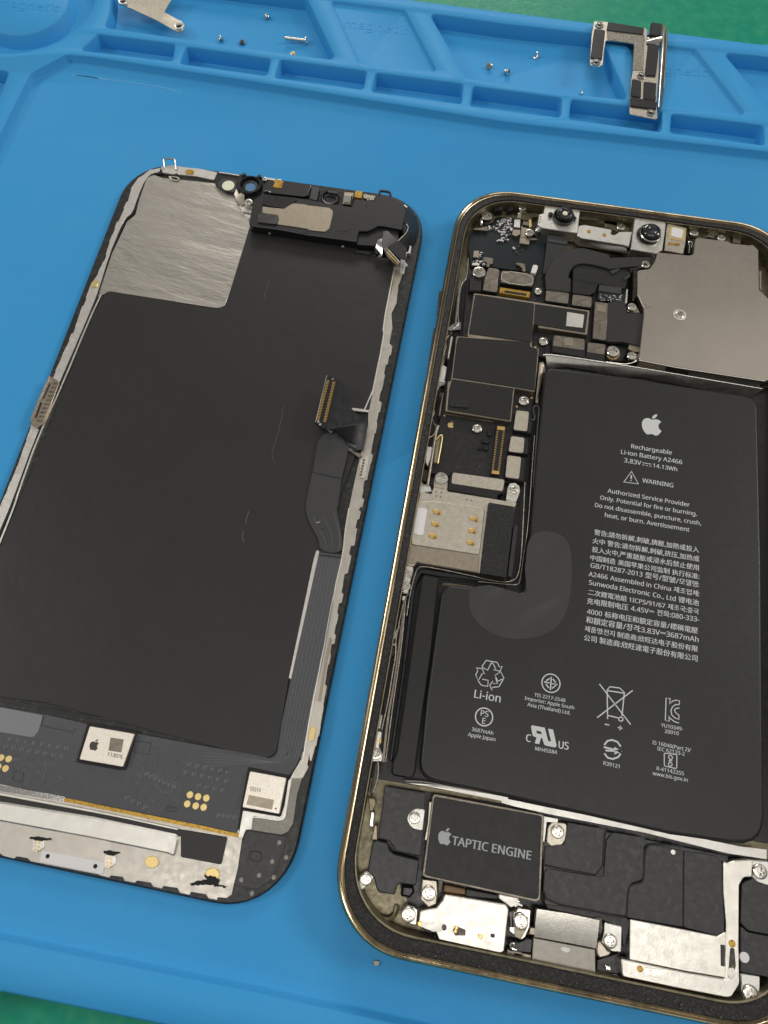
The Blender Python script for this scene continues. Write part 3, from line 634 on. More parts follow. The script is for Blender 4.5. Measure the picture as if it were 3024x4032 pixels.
lathe('sensor_collar', cc, [(2.3, 1.8), (2.35, 3.0), (2.1, 3.3), (1.85, 3.25), (1.7, 2.8)], 'plastic', disp)
lathe('sensor_lens_ring', P(tS([(365, 440)])[0], 3), [(1.7, 2.2), (1.65, 3.0), (1.4, 3.05), (1.15, 2.6), (.9, 2.5)], 'tapegrey', disp); disc('lens_window', tS, (370, 450), 1.05, 2.3, 2.62, 'lens', disp)
poly('sensor_tab', tS, [(330, 315), (460, 335), (450, 370), (330, 350)], 2.6, 3.5, 'tapegrey', disp, r=.2)
poly('steel_can', tS, [(560, 345), (700, 355), (672, 470), (640, 525), (540, 510)], 2.2, 3.6, 'tan', disp, r=.2)
poly('steel_can', tS, [(560, 395), (648, 405), (640, 500), (552, 478)], 3.4, 4.0, 'chrome', disp, r=.2); poly('can_gap', tS, [(655, 400), (680, 400), (668, 480), (645, 500)], 3.4, 3.7, 'hole', disp, r=.1)
poly('gold_tab', tS, [(718, 322), (822, 335), (806, 432), (704, 416)], 2.6, 3.6, 'kapton', disp, r=.2)
poly('clip_foot', tS, [(835, 370), (1010, 400), (970, 465), (830, 430)], 2.6, 3.0, 'tan', disp, r=.2); disc('solder_blob', tS, (912, 432), .55, 2.8, 3.4, 'chrome', disp, bev=.25, n=14)
# ---- earpiece speaker module
em = tR([(735, 700), (880, 600), (1300, 640), (1659, 690)])+tS([(180, 480), (540, 540), (670, 560), (705, 450), (985, 478), (1045, 400), (1215, 405), (1400, 520), (1440, 600), (1400, 800), (1385, 885), (1250, 860), (1130, 835), (1040, 830), (950, 880), (880, 905), (768, 900), (737, 1045), (0, 945)])+tR([(1659, 1255), (715, 1110), (665, 1085), (690, 940)])
em = poly('earpiece_speaker', t0, em, 1.9, 4.6, 'tape', disp, r=.3, bev=.1, label='long black earpiece speaker module at the top edge')
poly('speaker_plate', t0, tR([(885, 795), (1000, 815), (1200, 832), (1390, 745), (1659, 772)])+tS([(0, 528), (350, 570), (402, 615), (398, 670), (350, 860), (285, 910), (0, 880)])+tR([(1659, 1170), (1120, 1090), (1150, 990), (1130, 940), (880, 905)]), 4.5, 4.75, 'tan', em, r=.4)
poly('speaker_mesh', tR, [(900, 622), (960, 605), (1440, 668), (1446, 700), (1230, 832), (1000, 792), (880, 760)], 4.5, 4.85, 'matte', em, r=.3)
poly('speaker_pad', tR, [(820, 905), (1130, 940), (1152, 990), (1120, 1090), (800, 1055)], 4.5, 4.95, 'tapegrey', em, r=.5)
strokes('panel_seam', tS, [[(430, 970), (440, 910), (480, 895), (620, 910), (650, 860)], [(890, 500), (872, 575)], [(895, 620), (892, 670)]], .12, 4.63, 'hole', em)
strip('speaker_rim', t0, tR([(705, 1112), (1200, 1180)])+tS([(20, 948), (730, 1046)]), .22, 4.3, 4.66, 'tapegrey', em, sm=0)
for T, c in ((tR, (1000, 1230)), (tS, (540, 1110))): poly('wall_mark', T, [(c[0]-18, c[1]-6), (c[0]+18, c[1]-2), (c[0]+18, c[1]+8), (c[0]-18, c[1]+4)], 2.9, 3.4, 'adhesive', em, r=.05)
sb = poly('speaker_end_block', tS, [(770, 925), (870, 942), (1000, 870), (1130, 855), (1330, 885), (1330, 1060), (1110, 1130), (985, 1110), (735, 1095)], 1.9, 3.9, 'tape', disp, r=.3)
poly('block_foot', tS, [(725, 1165), (935, 1195), (925, 1230), (715, 1200)], 1.9, 2.5, 'tapegrey', disp, r=.1)
facet('corner_flex', tS, [(1440, 600, 4.4), (1475, 550, 3.6), (1590, 720, 2.4), (1622, 850, 1.9), (1590, 1010, 1.9), (1490, 1120, 2.2), (1400, 1150, 2.6), (1320, 1042, 3.6), (1440, 940, 4.3), (1480, 850, 4.5), (1430, 790, 4.6), (1405, 790, 4.6)], 'flex', disp)
wire('flex_edge', tS, [(1440, 800, 4.6), (1475, 840, 4.6), (1450, 910, 4.5), (1400, 970, 4.2), (1320, 1042, 3.8)], .1, 'adhesive', disp)
poly('flex_eyelet', tS, [(1400, 800), (1450, 805), (1455, 860), (1410, 920), (1392, 930)], 4.3, 4.75, 'hole', disp, r=.3)
facet('sensor_flex', tS, [(1110, 900, 4.6), (1180, 900, 4.9), (1330, 1040, 4.6), (1450, 1150, 4.0), (1430, 1310, 3.4), (1355, 1300, 4.2), (1170, 1125, 5.2), (1105, 1160, 5.4)], 'flex', disp)
cn = facet('flex_connector', tS, [(1118, 1150, 5.6), (1165, 1125, 5.6), (1358, 1345, 4.4), (1310, 1392, 4.2), (1180, 1270, 5.0)], 'tandark', disp, th=.7)
strip('contact_row', tS, [(1140, 1165), (1330, 1365)], .2, 4.9, 5.3, 'gold', cn, sm=0); strip('contact_row', tS, [(1165, 1140), (1350, 1345)], .2, 5.0, 5.4, 'tanbright', cn, sm=0)
facet('folded_bracket', tS, [(1035, 1030, 4.6), (1100, 1000, 4.8), (1100, 1250, 4.0), (1060, 1285, 3.2), (985, 1250, 2.7), (975, 1200, 3.0), (1010, 1120, 4.0)], 'chrome', disp)
poly('bracket_eye', tS, [(990, 1175), (1040, 1165), (1050, 1225), (1000, 1225)], 2.8, 4.0, 'hole', disp, r=.4)
facet('folded_bracket', tS, [(950, 1270, 2.6), (1050, 1275, 2.8), (1190, 1295, 2.7), (1200, 1325, 2.2), (1060, 1315, 2.2), (975, 1295, 2.2)], 'chrome', disp)
poly('ground_tab', tS, [(1490, 1110), (1515, 1108), (1500, 1215), (1450, 1215), (1420, 1330), (1455, 1370), (1462, 1395), (1430, 1400), (1410, 1505), (1375, 1500), (1350, 1440), (1360, 1290), (1400, 1310), (1440, 1200), (1470, 1190)], 1.5, 2.3, 'adhesive', disp, r=.15)
strip('edge_fleck', tS, [(1412, 530), (1452, 562)], .35, 1.6, 2.2, 'adhesive', disp, sm=0); strip('edge_fleck', tS, [(1478, 620), (1505, 670), (1528, 700)], .35, 1.5, 1.9, 'adhesive', disp, sm=0)
# ---- main display ribbon and its connector
facet('ribbon_cable', t0, tE([(415, 1215, 2.6), (470, 1165, 3.0), (560, 1160, 3.0), (625, 1245, 2.7), (610, 1300, 2.6), (570, 1470, 2.6), (548, 1659, 2.5)])+tH([(540, 0, 2.5), (550, 80, 2.5), (578, 190, 2.5), (575, 300, 2.4), (425, 278, 2.4), (428, 210, 2.5), (385, 140, 2.5), (348, 60, 2.5), (338, 0, 2.5)])+tE([(345, 1600, 2.5), (385, 1420, 2.6)]), 'flexlight', disp, th=.3, sm=2)
rc = disp.children[-1]; rc.data.materials[0] = mat('ribbon_flex', (.020, .020, .021), rough=.38, bump=(1, .1)); 
facet('stiffener', tE, [(440, 1228, 2.78), (590, 1272, 2.78), (612, 1290, 2.78), (608, 1320, 2.78), (572, 1466, 2.76), (386, 1424, 2.76), (425, 1240, 2.78)], 'flexlight', rc, th=.15)
strokes('cable_fold', tH, [[(425, 282), (575, 302)], [(425, 305), (570, 322)]], .18, 2.5, 'hole', rc)
strokes('cable_line', tH, [[(390, 60), (430, 150), (470, 215), (468, 270)], [(460, 60), (495, 140), (515, 215), (510, 275)], [(520, 20), (550, 140), (560, 215), (552, 285)], [(545, 60), (568, 180), (568, 280)]], .06, 2.53, 'trace', rc, sm=1)
strokes('index_mark', tH, [[(412, 108), (432, 145), (458, 132)]], .1, 2.53, 'hole', rc); strokes('index_mark', tH, [[(405, 98), (432, 90)]], .1, 2.53, 'ink', rc)
facet('riser_flex', tE, [(535, 815, 6.2), (592, 860, 6.0), (570, 965, 5.6), (635, 1008, 5.0), (680, 1050, 4.4), (748, 1098, 3.4), (715, 1268, 2.7), (690, 1282, 2.6), (605, 1240, 3.0), (560, 1180, 3.8), (530, 1150, 4.4), (505, 1168, 4.8), (460, 1140, 5.6)], 'plastic', disp, th=.2)
facet('riser_flex', tE, [(560, 1160, 3.6), (605, 1230, 2.8), (690, 1280, 2.5), (640, 1300, 2.45), (600, 1260, 2.5), (540, 1200, 2.8)], 'tape', disp, th=.2)
facet('flex_fold', tE, [(716, 1080, 3.4), (748, 1098, 3.3), (714, 1268, 2.7), (682, 1255, 2.9)], 'flexlight', disp, th=.3)
cn = facet('board_connector', tE, [(478, 790, 6.6), (505, 795, 6.6), (540, 822, 6.5), (535, 880, 6.4), (470, 1142, 6.1), (445, 1136, 6.1), (400, 1102, 6.2), (405, 1080, 6.2), (468, 830, 6.5)], 'tape', disp, th=.9)
pins = []
def lerp(a, b, t): return (a[0]+(b[0]-a[0])*t, a[1]+(b[1]-a[1])*t)
for k in range(26):
    t = k/25
    for a, b in (((482, 828), (418, 1080)), ((522, 838), (462, 1092))):
        zz = 6.65-.35*t; x, y = P(tE([lerp(a, b, t)])[0], zz); pins.append((x, y, .62, .16, zz-.3, zz))
boxes('contact_pin', pins, 'gold', cn, ang=-.05, kind='stuff')
facet('connector_key', tE, [(498, 846, 6.6), (508, 848, 6.6), (450, 1078, 6.3), (440, 1076, 6.3)], 'plastic', cn, th=.2)
strip('connector_rim', tE, [(476, 792), (402, 1098)], .12, 6.0, 6.4, 'tanbright', cn, sm=0)
for c in ((515, 816), (432, 1112), (420, 1095)): disc('rivet', tE, c, .3, 6.0, 6.55, 'chrome', cn, n=10)
poly('ground_tab', tE, [(600, 1258), (640, 1272), (650, 1290), (690, 1300), (705, 1320), (685, 1330), (648, 1302), (600, 1275)], 1.9, 2.5, 'tandark', disp, r=.1)
poly('ground_tab', tE, [(690, 1340), (752, 1310), (745, 1380), (720, 1465), (690, 1462)], 1.7, 2.0, 'adhesive', disp, r=.1); gt = disp.children[-1]
for k in range(6): disc('solder_pad', tE, (718-4*k, 1345+19*k), .28, 1.95, 2.1, 'brown', gt, n=10)
poly('cable_border', tH, [(408, 275), (428, 280), (335, 700), (242, 1120), (226, 1112), (300, 760), (390, 330)], 1.9, 2.3, 'adhesive', disp, r=.1)
strip('frame_lip', tH, [(620, 0), (595, 150), (583, 290), (520, 560), (440, 1000), (370, 1330), (318, 1659)], .22, 1.7, 2.25, 'palesteel', disp)
strip('edge_spring', tH, [(500, 850), (470, 1000), (425, 1260)], .45, 1.7, 2.3, 'tan', disp, sm=0)
poly('flex_lip', tE, [(628, 1012), (650, 1004), (755, 1020), (748, 1034), (640, 1024)], 1.9, 2.15, 'adhesive', disp, r=.2)
# ================================================================ PHONE BODY
CO = (20.2122, 130.2041); CT = -.19904256
cct, cst = math.cos(CT), math.sin(CT)
def C(X, Y): return (CO[0]+X*cct+Y*cst, CO[1]+X*cst-Y*cct)
phone = thing('phone_body', 'opened phone body with black battery, logic board and gold edged frame, screen removed', 'phone', (*C(39, 80), 0))
def case_ring(name, prof, m, closed=True):
    vs = []; fs = []; rings = []
    for (i, z) in prof:
        e = max(0, i-1.4); p = ccw(rrect(C, i+e*.5, i, 78.1-i-e*.5, 160.8-i-e*1.3, 13.4-i*.75, 12)); s = len(vs); vs += [(q[0], q[1], z) for q in p]; rings.append(list(range(s, s+len(p))))
    for a, b in zip(rings, rings[1:]+(rings[:1] if closed else [])):
        for k in range(len(a)): fs.append((a[k-1], a[k], b[k], b[k-1]))
    return finish(name, vs, fs, m, phone, sharp=40)
case_ring('frame_band', [(1.2, .3), (.2, .6), (0, 1.2), (0, 6.7), (.1, 7.15), (.4, 7.4), (.65, 7.3), (.8, 7.1), (1.0, 7.25), (1.2, 7.3), (1.32, 7.1), (1.35, 6.8), (1.4, .5)], 'copper')
case_ring('screen_gasket', [(1.31, 6.4), (1.33, 7.02), (1.45, 7.06), (1.8, 6.95), (2.1, 6.85), (2.22, 6.5), (2.3, 3.0), (1.5, 2.6)], 'adhblack')
case_ring('gasket_lip', [(2.2, 6.0), (2.25, 6.5), (2.38, 6.45), (2.5, 2.8)], 'bronze')
plate('back_housing', ccw(rrect(C, 1.1, 1.1, 77, 159.7, 12.4, 12)), .4, 2.6, 'bronze', phone, bev=0)
for p in ([(1210, 236), (1230, 238), (1212, 362), (1196, 358)], [(1176, 478), (1192, 480), (1150, 750), (1132, 748)], [(1116, 824), (1130, 826), (1086, 1108), (1068, 1104)]):
    poly('side_button', tE, p, 2.4, 5.0, 'copper', phone, r=.5, bev=.3)
# ---- dark lining under boards
poly('board_tray', t0, [(1850, 1080), (1960, 1060), (2200, 1000), (2480, 1010), (2500, 1450), (2150, 1400), (2080, 2200), (2060, 2340), (1740, 2290), (1655, 2700), (1500, 3050), (1440, 3040), (1560, 2300), (1640, 1900), (1720, 1500), (1800, 1150)], 2.5, 2.75, 'plastic', phone, r=1)
poly('battery_bay', t0, [(2110, 1395), (3040, 1530), (3075, 3330), (1440, 3060), (1560, 2280), (2060, 2345)], 2.5, 2.9, 'plastic', phone, r=1)
# ---- battery
BZ = 6.2
bat = [(2148, 1442, 2), (2420, 1478), (2985, 1562, 3.0), (3001, 2200), (3008, 3000), (3014, 3340, 5.5), (2640, 3286), (2024, 3145), (1648, 3066, 3.2), (1680, 2750), (1738, 2330, 2), (1764, 2300, 1.5), (2064, 2334, 1.2), (2081, 2200), (2112, 1800)]
battery = poly('battery', t0, bat, 2.9, BZ, 'pouch', phone, r=1, bev=.7, bseg=4, sharp=50, label='large L shaped black battery covered in white print')
poly('battery_flap', t0, tH([(1100, 432), (1215, 452), (1205, 500), (1160, 950), (1110, 1300), (1062, 1659)])+tK([(1058, 60), (1035, 112), (895, 88), (905, 0)])+tH([(930, 1600), (990, 1200), (1050, 760)]), 2.9, 5.6, 'tape', phone, r=.8, bev=.3)
fo = smooth([P(a, BZ) for a in tZ([(1134, 1230), (1142, 1149), (1200, 1147), (1234, 1172), (1236, 1265), (1222, 1335), (1182, 1372), (1115, 1384), (1050, 1365), (1014, 1325), (1012, 1272), (1034, 1266)])], 3)
film = plate('tape_film', fo+[P(a, BZ) for a in tZ([(1060, 1264), (1128, 1283), (1138, 1279)])], BZ-.05, BZ+.03, 'film', battery, bev=.01, label='translucent peel tab film over the notch')
wn = battery.modifiers.new('even_normals', 'WEIGHTED_NORMAL'); wn.keep_sharp = True; wn.weight = 100
Z = BZ+.03
def B(s, T, a, b, hs=1.0, bold=.0): text('lettering', s, T, a, b, Z, 'ink', battery, hs=hs, bold=bold)
fruit_logo('emblem', P(tF([(900, 1112)])[0], Z), 5.05, CT-.0, Z, 'ink', battery)
B('Rechargeable', tF, (765, 1268), (1030, 1311), bold=.006)
B('Li-ion Battery A2466', tF, (698, 1305), (1098, 1374), bold=.006)
B('3.83V', tF, (718, 1360), (830, 1380), bold=.006); B('14.13Wh', tF, (907, 1393), (1066, 1420), bold=.006)
strokes('dc_mark', tF, [[(838, 1363), (898, 1373)], [(838, 1377), (852, 1379)], [(861, 1381), (875, 1383)], [(884, 1385), (898, 1387)]], .13, Z, 'ink', battery)
strokes('warning_triangle', tF, [['c', (768, 1421), (812, 1502), (717, 1489)], [(767, 1444), (765, 1470)], [(764, 1477), (763, 1483)]], .26, Z, 'ink', battery)
B('WARNING', tF, (837, 1492), (1040, 1526), bold=.008)
B('Authorized Service Provider', tF, (610, 1558), (1147, 1652), bold=.006)
B('Only. Potential for fire or burning.', tF, (562, 1603), (1195, 1712), bold=.006)
B('Do not disassemble, puncture, crush,', tF, (528, 1652), (1222, 1772), bold=.006)
B('heat, or burn. Avertissement', tI, (592, 58), (1145, 156), bold=.006)
for s, a, b in (
    ('警告:請勿拆解,刺破,擠壓,加熱或投入', (523, 172), (1208, 290)), ('火中 警告:请勿拆解,刺破,挤压,加热或', (512, 228), (1210, 349)),
    ('投入火中,严重鼓胀或浸水后禁止使用', (508, 284), (1207, 407)), ('中国制造 美国苹果公司监制 执行标准:', (497, 338), (1210, 464)),
    ('GB/T18287-2013 型号/型號/모델명:', (498, 388), (1207, 517)), ('A2466 Assembled in China 제조업체:', (486, 445), (1210, 577)),
    ('Sunwoda Electronic Co., Ltd 锂电池', (488, 500), (1207, 638)), ('二次鋰電池組 1ICP5/91/67 제조국:중국', (483, 564), (1207, 694)),
    ('充电限制电压 4.45V⎓ 전화:080-333-', (475, 622), (1210, 745)), ('4000 标称电压和额定容量/標稱電壓', (475, 690), (1200, 819)),
    ('和額定容量/정격:3.83V⎓3687mAh', (468, 746), (1205, 877)), ('제품명:전지 制造商:欣旺达电子股份有限', (460, 803), (1200, 938)),
    ('公司 製造商:欣旺達電子股份有限公司', (455, 862), (1198, 1002))):
    B(s, tI, a, b, bold=.004)
B('Li-ion', tH, (1437, 1238), (1609, 1271), bold=.012)
strokes('recycling_mark', tH, [[(1488, 1037), (1517, 996), (1588, 1009), (1605, 1040), (1622, 1032), (1607, 1067), (1563, 1055), (1580, 1050), (1558, 1012)], [(1488, 1037), (1526, 1060), (1553, 1008)],
    ['c', (1450, 1045), (1492, 1050), (1506, 1086), (1492, 1080), (1464, 1130), (1449, 1090), (1463, 1062)], [(1464, 1130), (1486, 1158), (1527, 1166), (1530, 1126), (1492, 1119)],
    ['c', (1574, 1093), (1612, 1070), (1633, 1112), (1600, 1168), (1558, 1172), (1556, 1192), (1540, 1158), (1562, 1130), (1562, 1146), (1590, 1148)], [(1574, 1093), (1594, 1132), (1632, 1114)]], .17, Z, 'ink', battery)
def ringmark(name, T, c, rp, wd, part=None):
    a = P(T([c])[0], Z); b = P(T([(c[0]+rp, c[1])])[0], Z); r = math.hypot(b[0]-a[0], b[1]-a[1])
    vs, fs = ribbonmesh(circle(a, r, 40), wd, Z-.03, Z, True); finish(name, vs, fs, 'ink', battery)
ringmark('approval_ring', tH, (1503, 1365), 56, .22)
B('PS', tH, (1479, 1356), (1530, 1366), bold=.01); B('E', tH, (1489, 1408), (1511, 1412), bold=.01)
B('3687mAh', tH, (1421, 1456), (1562, 1483), bold=.006); B('Apple Japan', tH, (1396, 1490), (1576, 1524), bold=.006)
ringmark('approval_ring', tX, (605, 277), 196, .2)
strokes('approval_mark', tX, [[(613, 140), (593, 425)], [(455, 250), (570, 272)], [(575, 172), (500, 225)], [(645, 185), (712, 265)], [(495, 298), (560, 380)], [(625, 290), (745, 298), (628, 390)]], .22, Z, 'ink', battery)
B('TIS 2217-2548', tX, (240, 562), (915, 692), bold=.008); B('Importer: Apple South', tX, (30, 635), (1108, 850), bold=.008); B('Asia (Thailand) Ltd.', tX, (85, 775), (1025, 963), bold=.008)
poly('approval_mark', tX, [(170, 1215), (200, 1195), (470, 1245), (545, 1535), (610, 1545), (540, 1265), (650, 1285), (730, 1640), (700, 1678), (490, 1635), (455, 1605), (415, 1470), (385, 1475), (350, 1605), (250, 1585), (295, 1455), (235, 1440), (205, 1410)], Z-.03, Z, 'ink', battery, r=.12, bev=0, holes=[[(280, 1305), (390, 1330), (412, 1390), (300, 1372)]])
B('C', tX, (56, 1545), (166, 1560), bold=.02, hs=1.15); B('US', tX, (765, 1692), (988, 1727), bold=.02, hs=1.15); B('MH45584', tX, (258, 1735), (735, 1825), bold=.008)
strokes('bin_mark', tI, [[(558, 1150), (762, 1415)], [(775, 1192), (543, 1370)]], .2, Z, 'ink', battery)
strokes('bin_mark', tI, [[(611, 1378), (611, 1352), (608, 1190), (626, 1168), (690, 1176), (721, 1205), (705, 1358)], [(610, 1193), (718, 1210)], [(611, 1355), (680, 1371)], ['c', (697, 1364), (710, 1372), (712, 1385), (700, 1394), (686, 1388), (683, 1375)], [(592, 1412), (622, 1418)], [(678, 1434), (709, 1440)], [(695, 1422), (692, 1452)]], .2, Z+.002, 'ink', battery)
strokes('approval_mark', tI, [[(590, 1548), (610, 1522), (640, 1515), (675, 1528), (697, 1558)], [(590, 1603), (612, 1632), (645, 1640), (680, 1628), (696, 1605)], [(586, 1562), (700, 1590)], [(598, 1584), (700, 1590)], [(655, 1566), (700, 1590), (655, 1604)]], .3, Z, 'ink', battery)
B('R39121', tZ, (1303, 1652), (1338, 1660), bold=.006)
strokes('approval_mark', tW, [[(855, 300), (862, 215), (780, 205), (705, 225), (648, 295), (655, 165), (568, 158), (552, 645), (635, 662), (632, 535), (665, 605), (750, 672), (850, 702)], [(858, 300), (775, 300), (705, 350), (672, 440), (695, 530), (760, 590), (847, 622), (848, 530), (785, 485), (750, 430), (775, 385), (860, 375)]], .17, Z, 'ink', battery)
B('YU10349-', tW, (455, 783), (937, 874), bold=.008); B('20010', tW, (535, 915), (842, 970), bold=.008)
B('IS 16046(Part 2)/', tW, (268, 1158), (1108, 1332), bold=.008); B('IEC 62133-2', tW, (372, 1292), (972, 1416), bold=.008)
strokes('approval_mark', tW, [['c', (540, 1358), (785, 1388), (803, 1410), (800, 1680), (775, 1692), (545, 1640), (530, 1620), (528, 1370)], [(650, 1640), (615, 1610), (620, 1580), (650, 1560), (690, 1580), (705, 1610), (680, 1638), (650, 1640)], [(625, 1515), (700, 1580)], [(640, 1500), (700, 1530)], [(665, 1405), (700, 1430), (712, 1460), (690, 1490), (650, 1490), (620, 1450), (630, 1415), (665, 1405)]], .16, Z, 'ink', battery)
B('R-41142255', tW, (360, 1726), (955, 1846), bold=.008); B('www.bis.gov.in', tW, (272, 1830), (1038, 1983), bold=.008)
# ---- channel walls and wires round the battery
facet('bay_wall', tF, [(205, 655, 5.2), (820, 742, 5.2), (1060, 790, 5.2), (1640, 880, 5.2), (1545, 930, 3.6), (1300, 895, 3.6), (1190, 872, 3.6), (840, 800, 3.6), (660, 785, 3.6), (540, 762, 3.6), (350, 735, 3.6), (222, 745, 3.6), (212, 700, 4.4)], 'palesteel', phone, th=.3)
wire('bay_lip', tF, [(190, 660, 5.4), (240, 655, 5.5), (800, 740, 5.5), (1060, 785, 5.5), (1620, 880, 5.5)], .14, 'palesteel', phone)
wire('bay_lip', tQ, [(1560, -400, 5.4), (1530, 0, 5.4), (1490, 600, 5.4), (1430, 1000, 5.4), (1405, 1180, 5.4), (1375, 1232, 5.4), (1200, 1212, 5.4), (950, 1190, 5.4)], .1, 'tandark', phone)
wire('bay_lip', tQ, [(1455, 110, 5.4), (1420, 900, 5.4), (1385, 1120, 5.4), (1330, 1185, 5.4), (1200, 1200, 5.4), (800, 1110, 5.4), (560, 1060, 5.4), (330, 1020, 5.4), (280, 1050, 5.4), (240, 1180, 5.4), (205, 1320, 5.4), (170, 1560, 5.4)], .11, 'tandark', phone)
wire('bay_lip', tH, [(990, 600, 5.6), (965, 900, 5.6), (905, 1300, 5.6), (860, 1659, 5.6)], .1, 'tandark', phone)
wire('loop_wire', tO, [(1250, 920, 5.6), (1275, 930, 5.6), (1290, 880, 5.6), (1265, 810, 5.6), (1280, 770, 5.6), (1320, 765, 5.6), (1335, 800, 5.6), (1325, 900, 5.6), (1300, 1200, 5.6), (1270, 1659, 5.6)], .16, 'tapegrey', phone)
facet('bay_wall', tO, [(1340, 300, 5.2), (1380, 290, 5.2), (1400, 380, 5), (1350, 560, 4.6), (1320, 740, 4.4), (1295, 730, 4.4)], 'tan', phone)
poly('channel_wall', tH, [(1100, 395), (1659, 480), (1659, 500), (1215, 450), (1095, 430), (1060, 500), (985, 1100), (905, 1659), (880, 1650), (960, 1100), (1020, 560), (1050, 430)], 2.9, 5.0, 'plastic', phone, r=.5, bev=.2)
# bottom rail under the battery
facet('bay_rail', tL, [(-80, 180, 5.6), (0, 198, 5.6), (240, 248, 5.6), (560, 312, 5.6), (860, 372, 5.6), (1080, 418, 5.6), (1480, 500, 5.6), (1650, 520, 5.6), (1650, 582, 5.5), (1400, 545, 5.5), (860, 410, 5.5), (540, 348, 5.5), (230, 288, 5.5), (0, 236, 5.5), (-80, 214, 5.5)], 'palesteel', phone, th=.4)
facet('bay_rail', tK, [(970, 122, 5.2), (1200, 150, 5.6), (1659, 232, 5.6), (1659, 262, 5.5), (1200, 172, 5.5), (1000, 138, 5.5)], 'palesteel', phone, th=.4)
wire('rail_edge', tK, [(985, 122, 5.6), (1130, 130, 5.6), (1300, 165, 5.6), (1659, 225, 5.6)], .12, 'chrome', phone)
# ---- logic board
board = poly('logic_board', t0, [(1842, 1060), (2140, 1075), (2420, 1130), (2455, 1420), (2290, 1442), (2112, 1400), (2106, 1560), (2092, 1610), (2080, 1720), (2068, 1905), (1940, 1900), (1690, 1862), (1735, 1640), (1762, 1500), (1820, 1330)], 2.8, 4.0, 'pcb', phone, r=.3)
def bp(name, T, pts, z0, z1, m, **kw): return poly(name, T, pts, z0, z1, m, board, **kw)
bp('shield_can', t0, tM([(183, 1198), (500, 1240), (880, 1300), (1445, 1388), (1418, 1655), (885, 1575), (885, 1548), (832, 1542), (815, 1659)])+tO([(1258, 118), (1336, 150), (1288, 618), (1068, 578), (1030, 942), (312, 826), (340, 505), (372, 495), (435, 8), (570, 18)])+tM([(110, 1659)]), 4.0, 5.6, 'tan', r=.25, bev=.12, label='tan shield can covered with black tape')
bp('shield_tape', t0, [(1871, 1158), (2104, 1194), (2099, 1270), (2092, 1347), (1846, 1313)], 5.55, 5.75, 'tape', r=.3)
bp('shield_tape', t0, [(2107, 1196), (2315, 1226), (2304, 1309), (2102, 1277)], 5.55, 5.74, 'tape', r=.2)
bp('shield_tape', tO, [(456, 18), (1238, 72), (1238, 122), (1322, 152), (1284, 600), (1074, 564), (392, 460), (440, 60)], 5.55, 5.73, 'tape', r=.2)
bp('shield_tape', tO, [(388, 475), (1066, 576), (1052, 600), (1020, 925), (335, 812), (355, 590)], 5.55, 5.72, 'tape', r=.2)
bp('foam_pad', tO, [(380, 688), (575, 708), (568, 790), (362, 772)], 5.7, 6.0, 'matte', r=.2)
bp('white_label', tF, [(346, 377), (460, 395), (449, 483), (340, 470)], 5.7, 5.9, 'palesteel', r=.2)
for a in ([(712, 1118), (798, 1130), (790, 1180), (705, 1168)], [(672, 1195), (722, 1200), (718, 1245), (668, 1238)], [(732, 1205), (785, 1210), (780, 1255), (728, 1248)], [(775, 1030), (830, 1040), (820, 1100), (768, 1090)]): bp('chip_block', tO, a, 3.9, 4.5, 'plastic', r=.15, bev=.1)
strip('solder_seam', tO, [(318, 858), (560, 895), (830, 942)], .22, 3.9, 4.25, 'tan', board, sm=0)
strip('solder_seam', tM, [(895, 1598), (1010, 1615), (1130, 1640)], .25, 3.9, 4.25, 'palesteel', board, sm=0)
fruit_logo('emblem', P(tO([(373, 972)])[0], 4.05), 1.55, CT, 4.06, 'goldpad', board)
for c in ((1255, 680), (1092, 776), (305, 875), (1295, 128)): disc('test_pad', tO, c, .25, 3.9, 4.08, 'goldpad', board, n=12)
for c in ((1385, 58, 50), (1172, 705, 56), (662, 1008, 54)): stand(tO, c[:2], c[2], 4.9, board)
stand(tM, (885, 1172), 42, 4.8, board)
for c in ((455, 1430), (690, 1428)): disc('test_pad', tO, c, .1, 3.9, 4.1, 'chrome', board, n=8)
# long connector
bc = bp('board_connector', tO, [(870, 972), (972, 984), (905, 1522), (812, 1510)], 4.0, 5.0, 'plastic', r=.2)
poly('connector_end', tO, [(880, 985), (968, 996), (962, 1038), (874, 1026)], 4.8, 5.12, 'gold', bc, r=.1); poly('connector_end', tO, [(822, 1468), (906, 1480), (902, 1518), (815, 1506)], 4.8, 5.12, 'gold', bc, r=.1)
pins = []
for k in range(24):
    t = k/23
    for a, b in (((882, 1045), (830, 1462)), ((950, 1052), (896, 1470))):
        x, y = P(tO([lerp(a, b, t)])[0], 5.1); pins.append((x, y, .42, .12, 4.8, 5.1))
boxes('contact_pin', pins, 'gold', bc, ang=-.12, kind='stuff')
g = bp('board_connector', tM, [(466, 1134), (796, 1186), (788, 1248), (459, 1196)], 4.0, 4.9, 'kapton', r=.1)
poly('connector_slot', tM, [(520, 1165), (760, 1202), (755, 1232), (512, 1195)], 4.6, 4.95, 'hole', g, r=.1)
pins = []
for k in range(16):
    for dy in (0, 34): x, y = P(tM([(528+k*14.5, 1168+k*2.3+dy)])[0], 5); pins.append((x, y, .13, .3, 4.7, 5.02))
boxes('contact_pin', pins, 'gold', g, ang=CT, kind='stuff')
def cover(T, top, body, m, z=5.5, par=None, **kw):
    b = poly('connector_body', T, body, 4.0, z-.1, 'tape', par or board, r=.3, bev=.2)
    return poly('connector_cover', T, top, z-.15, z, m, par or board, r=.5, bev=.05, **kw)
cover(tO, [(1085, 815), (1226, 830), (1205, 1046), (1055, 1030)], [(1080, 810), (1240, 830), (1272, 930), (1250, 1080), (1195, 1060), (1050, 1036)], 'tanbright')
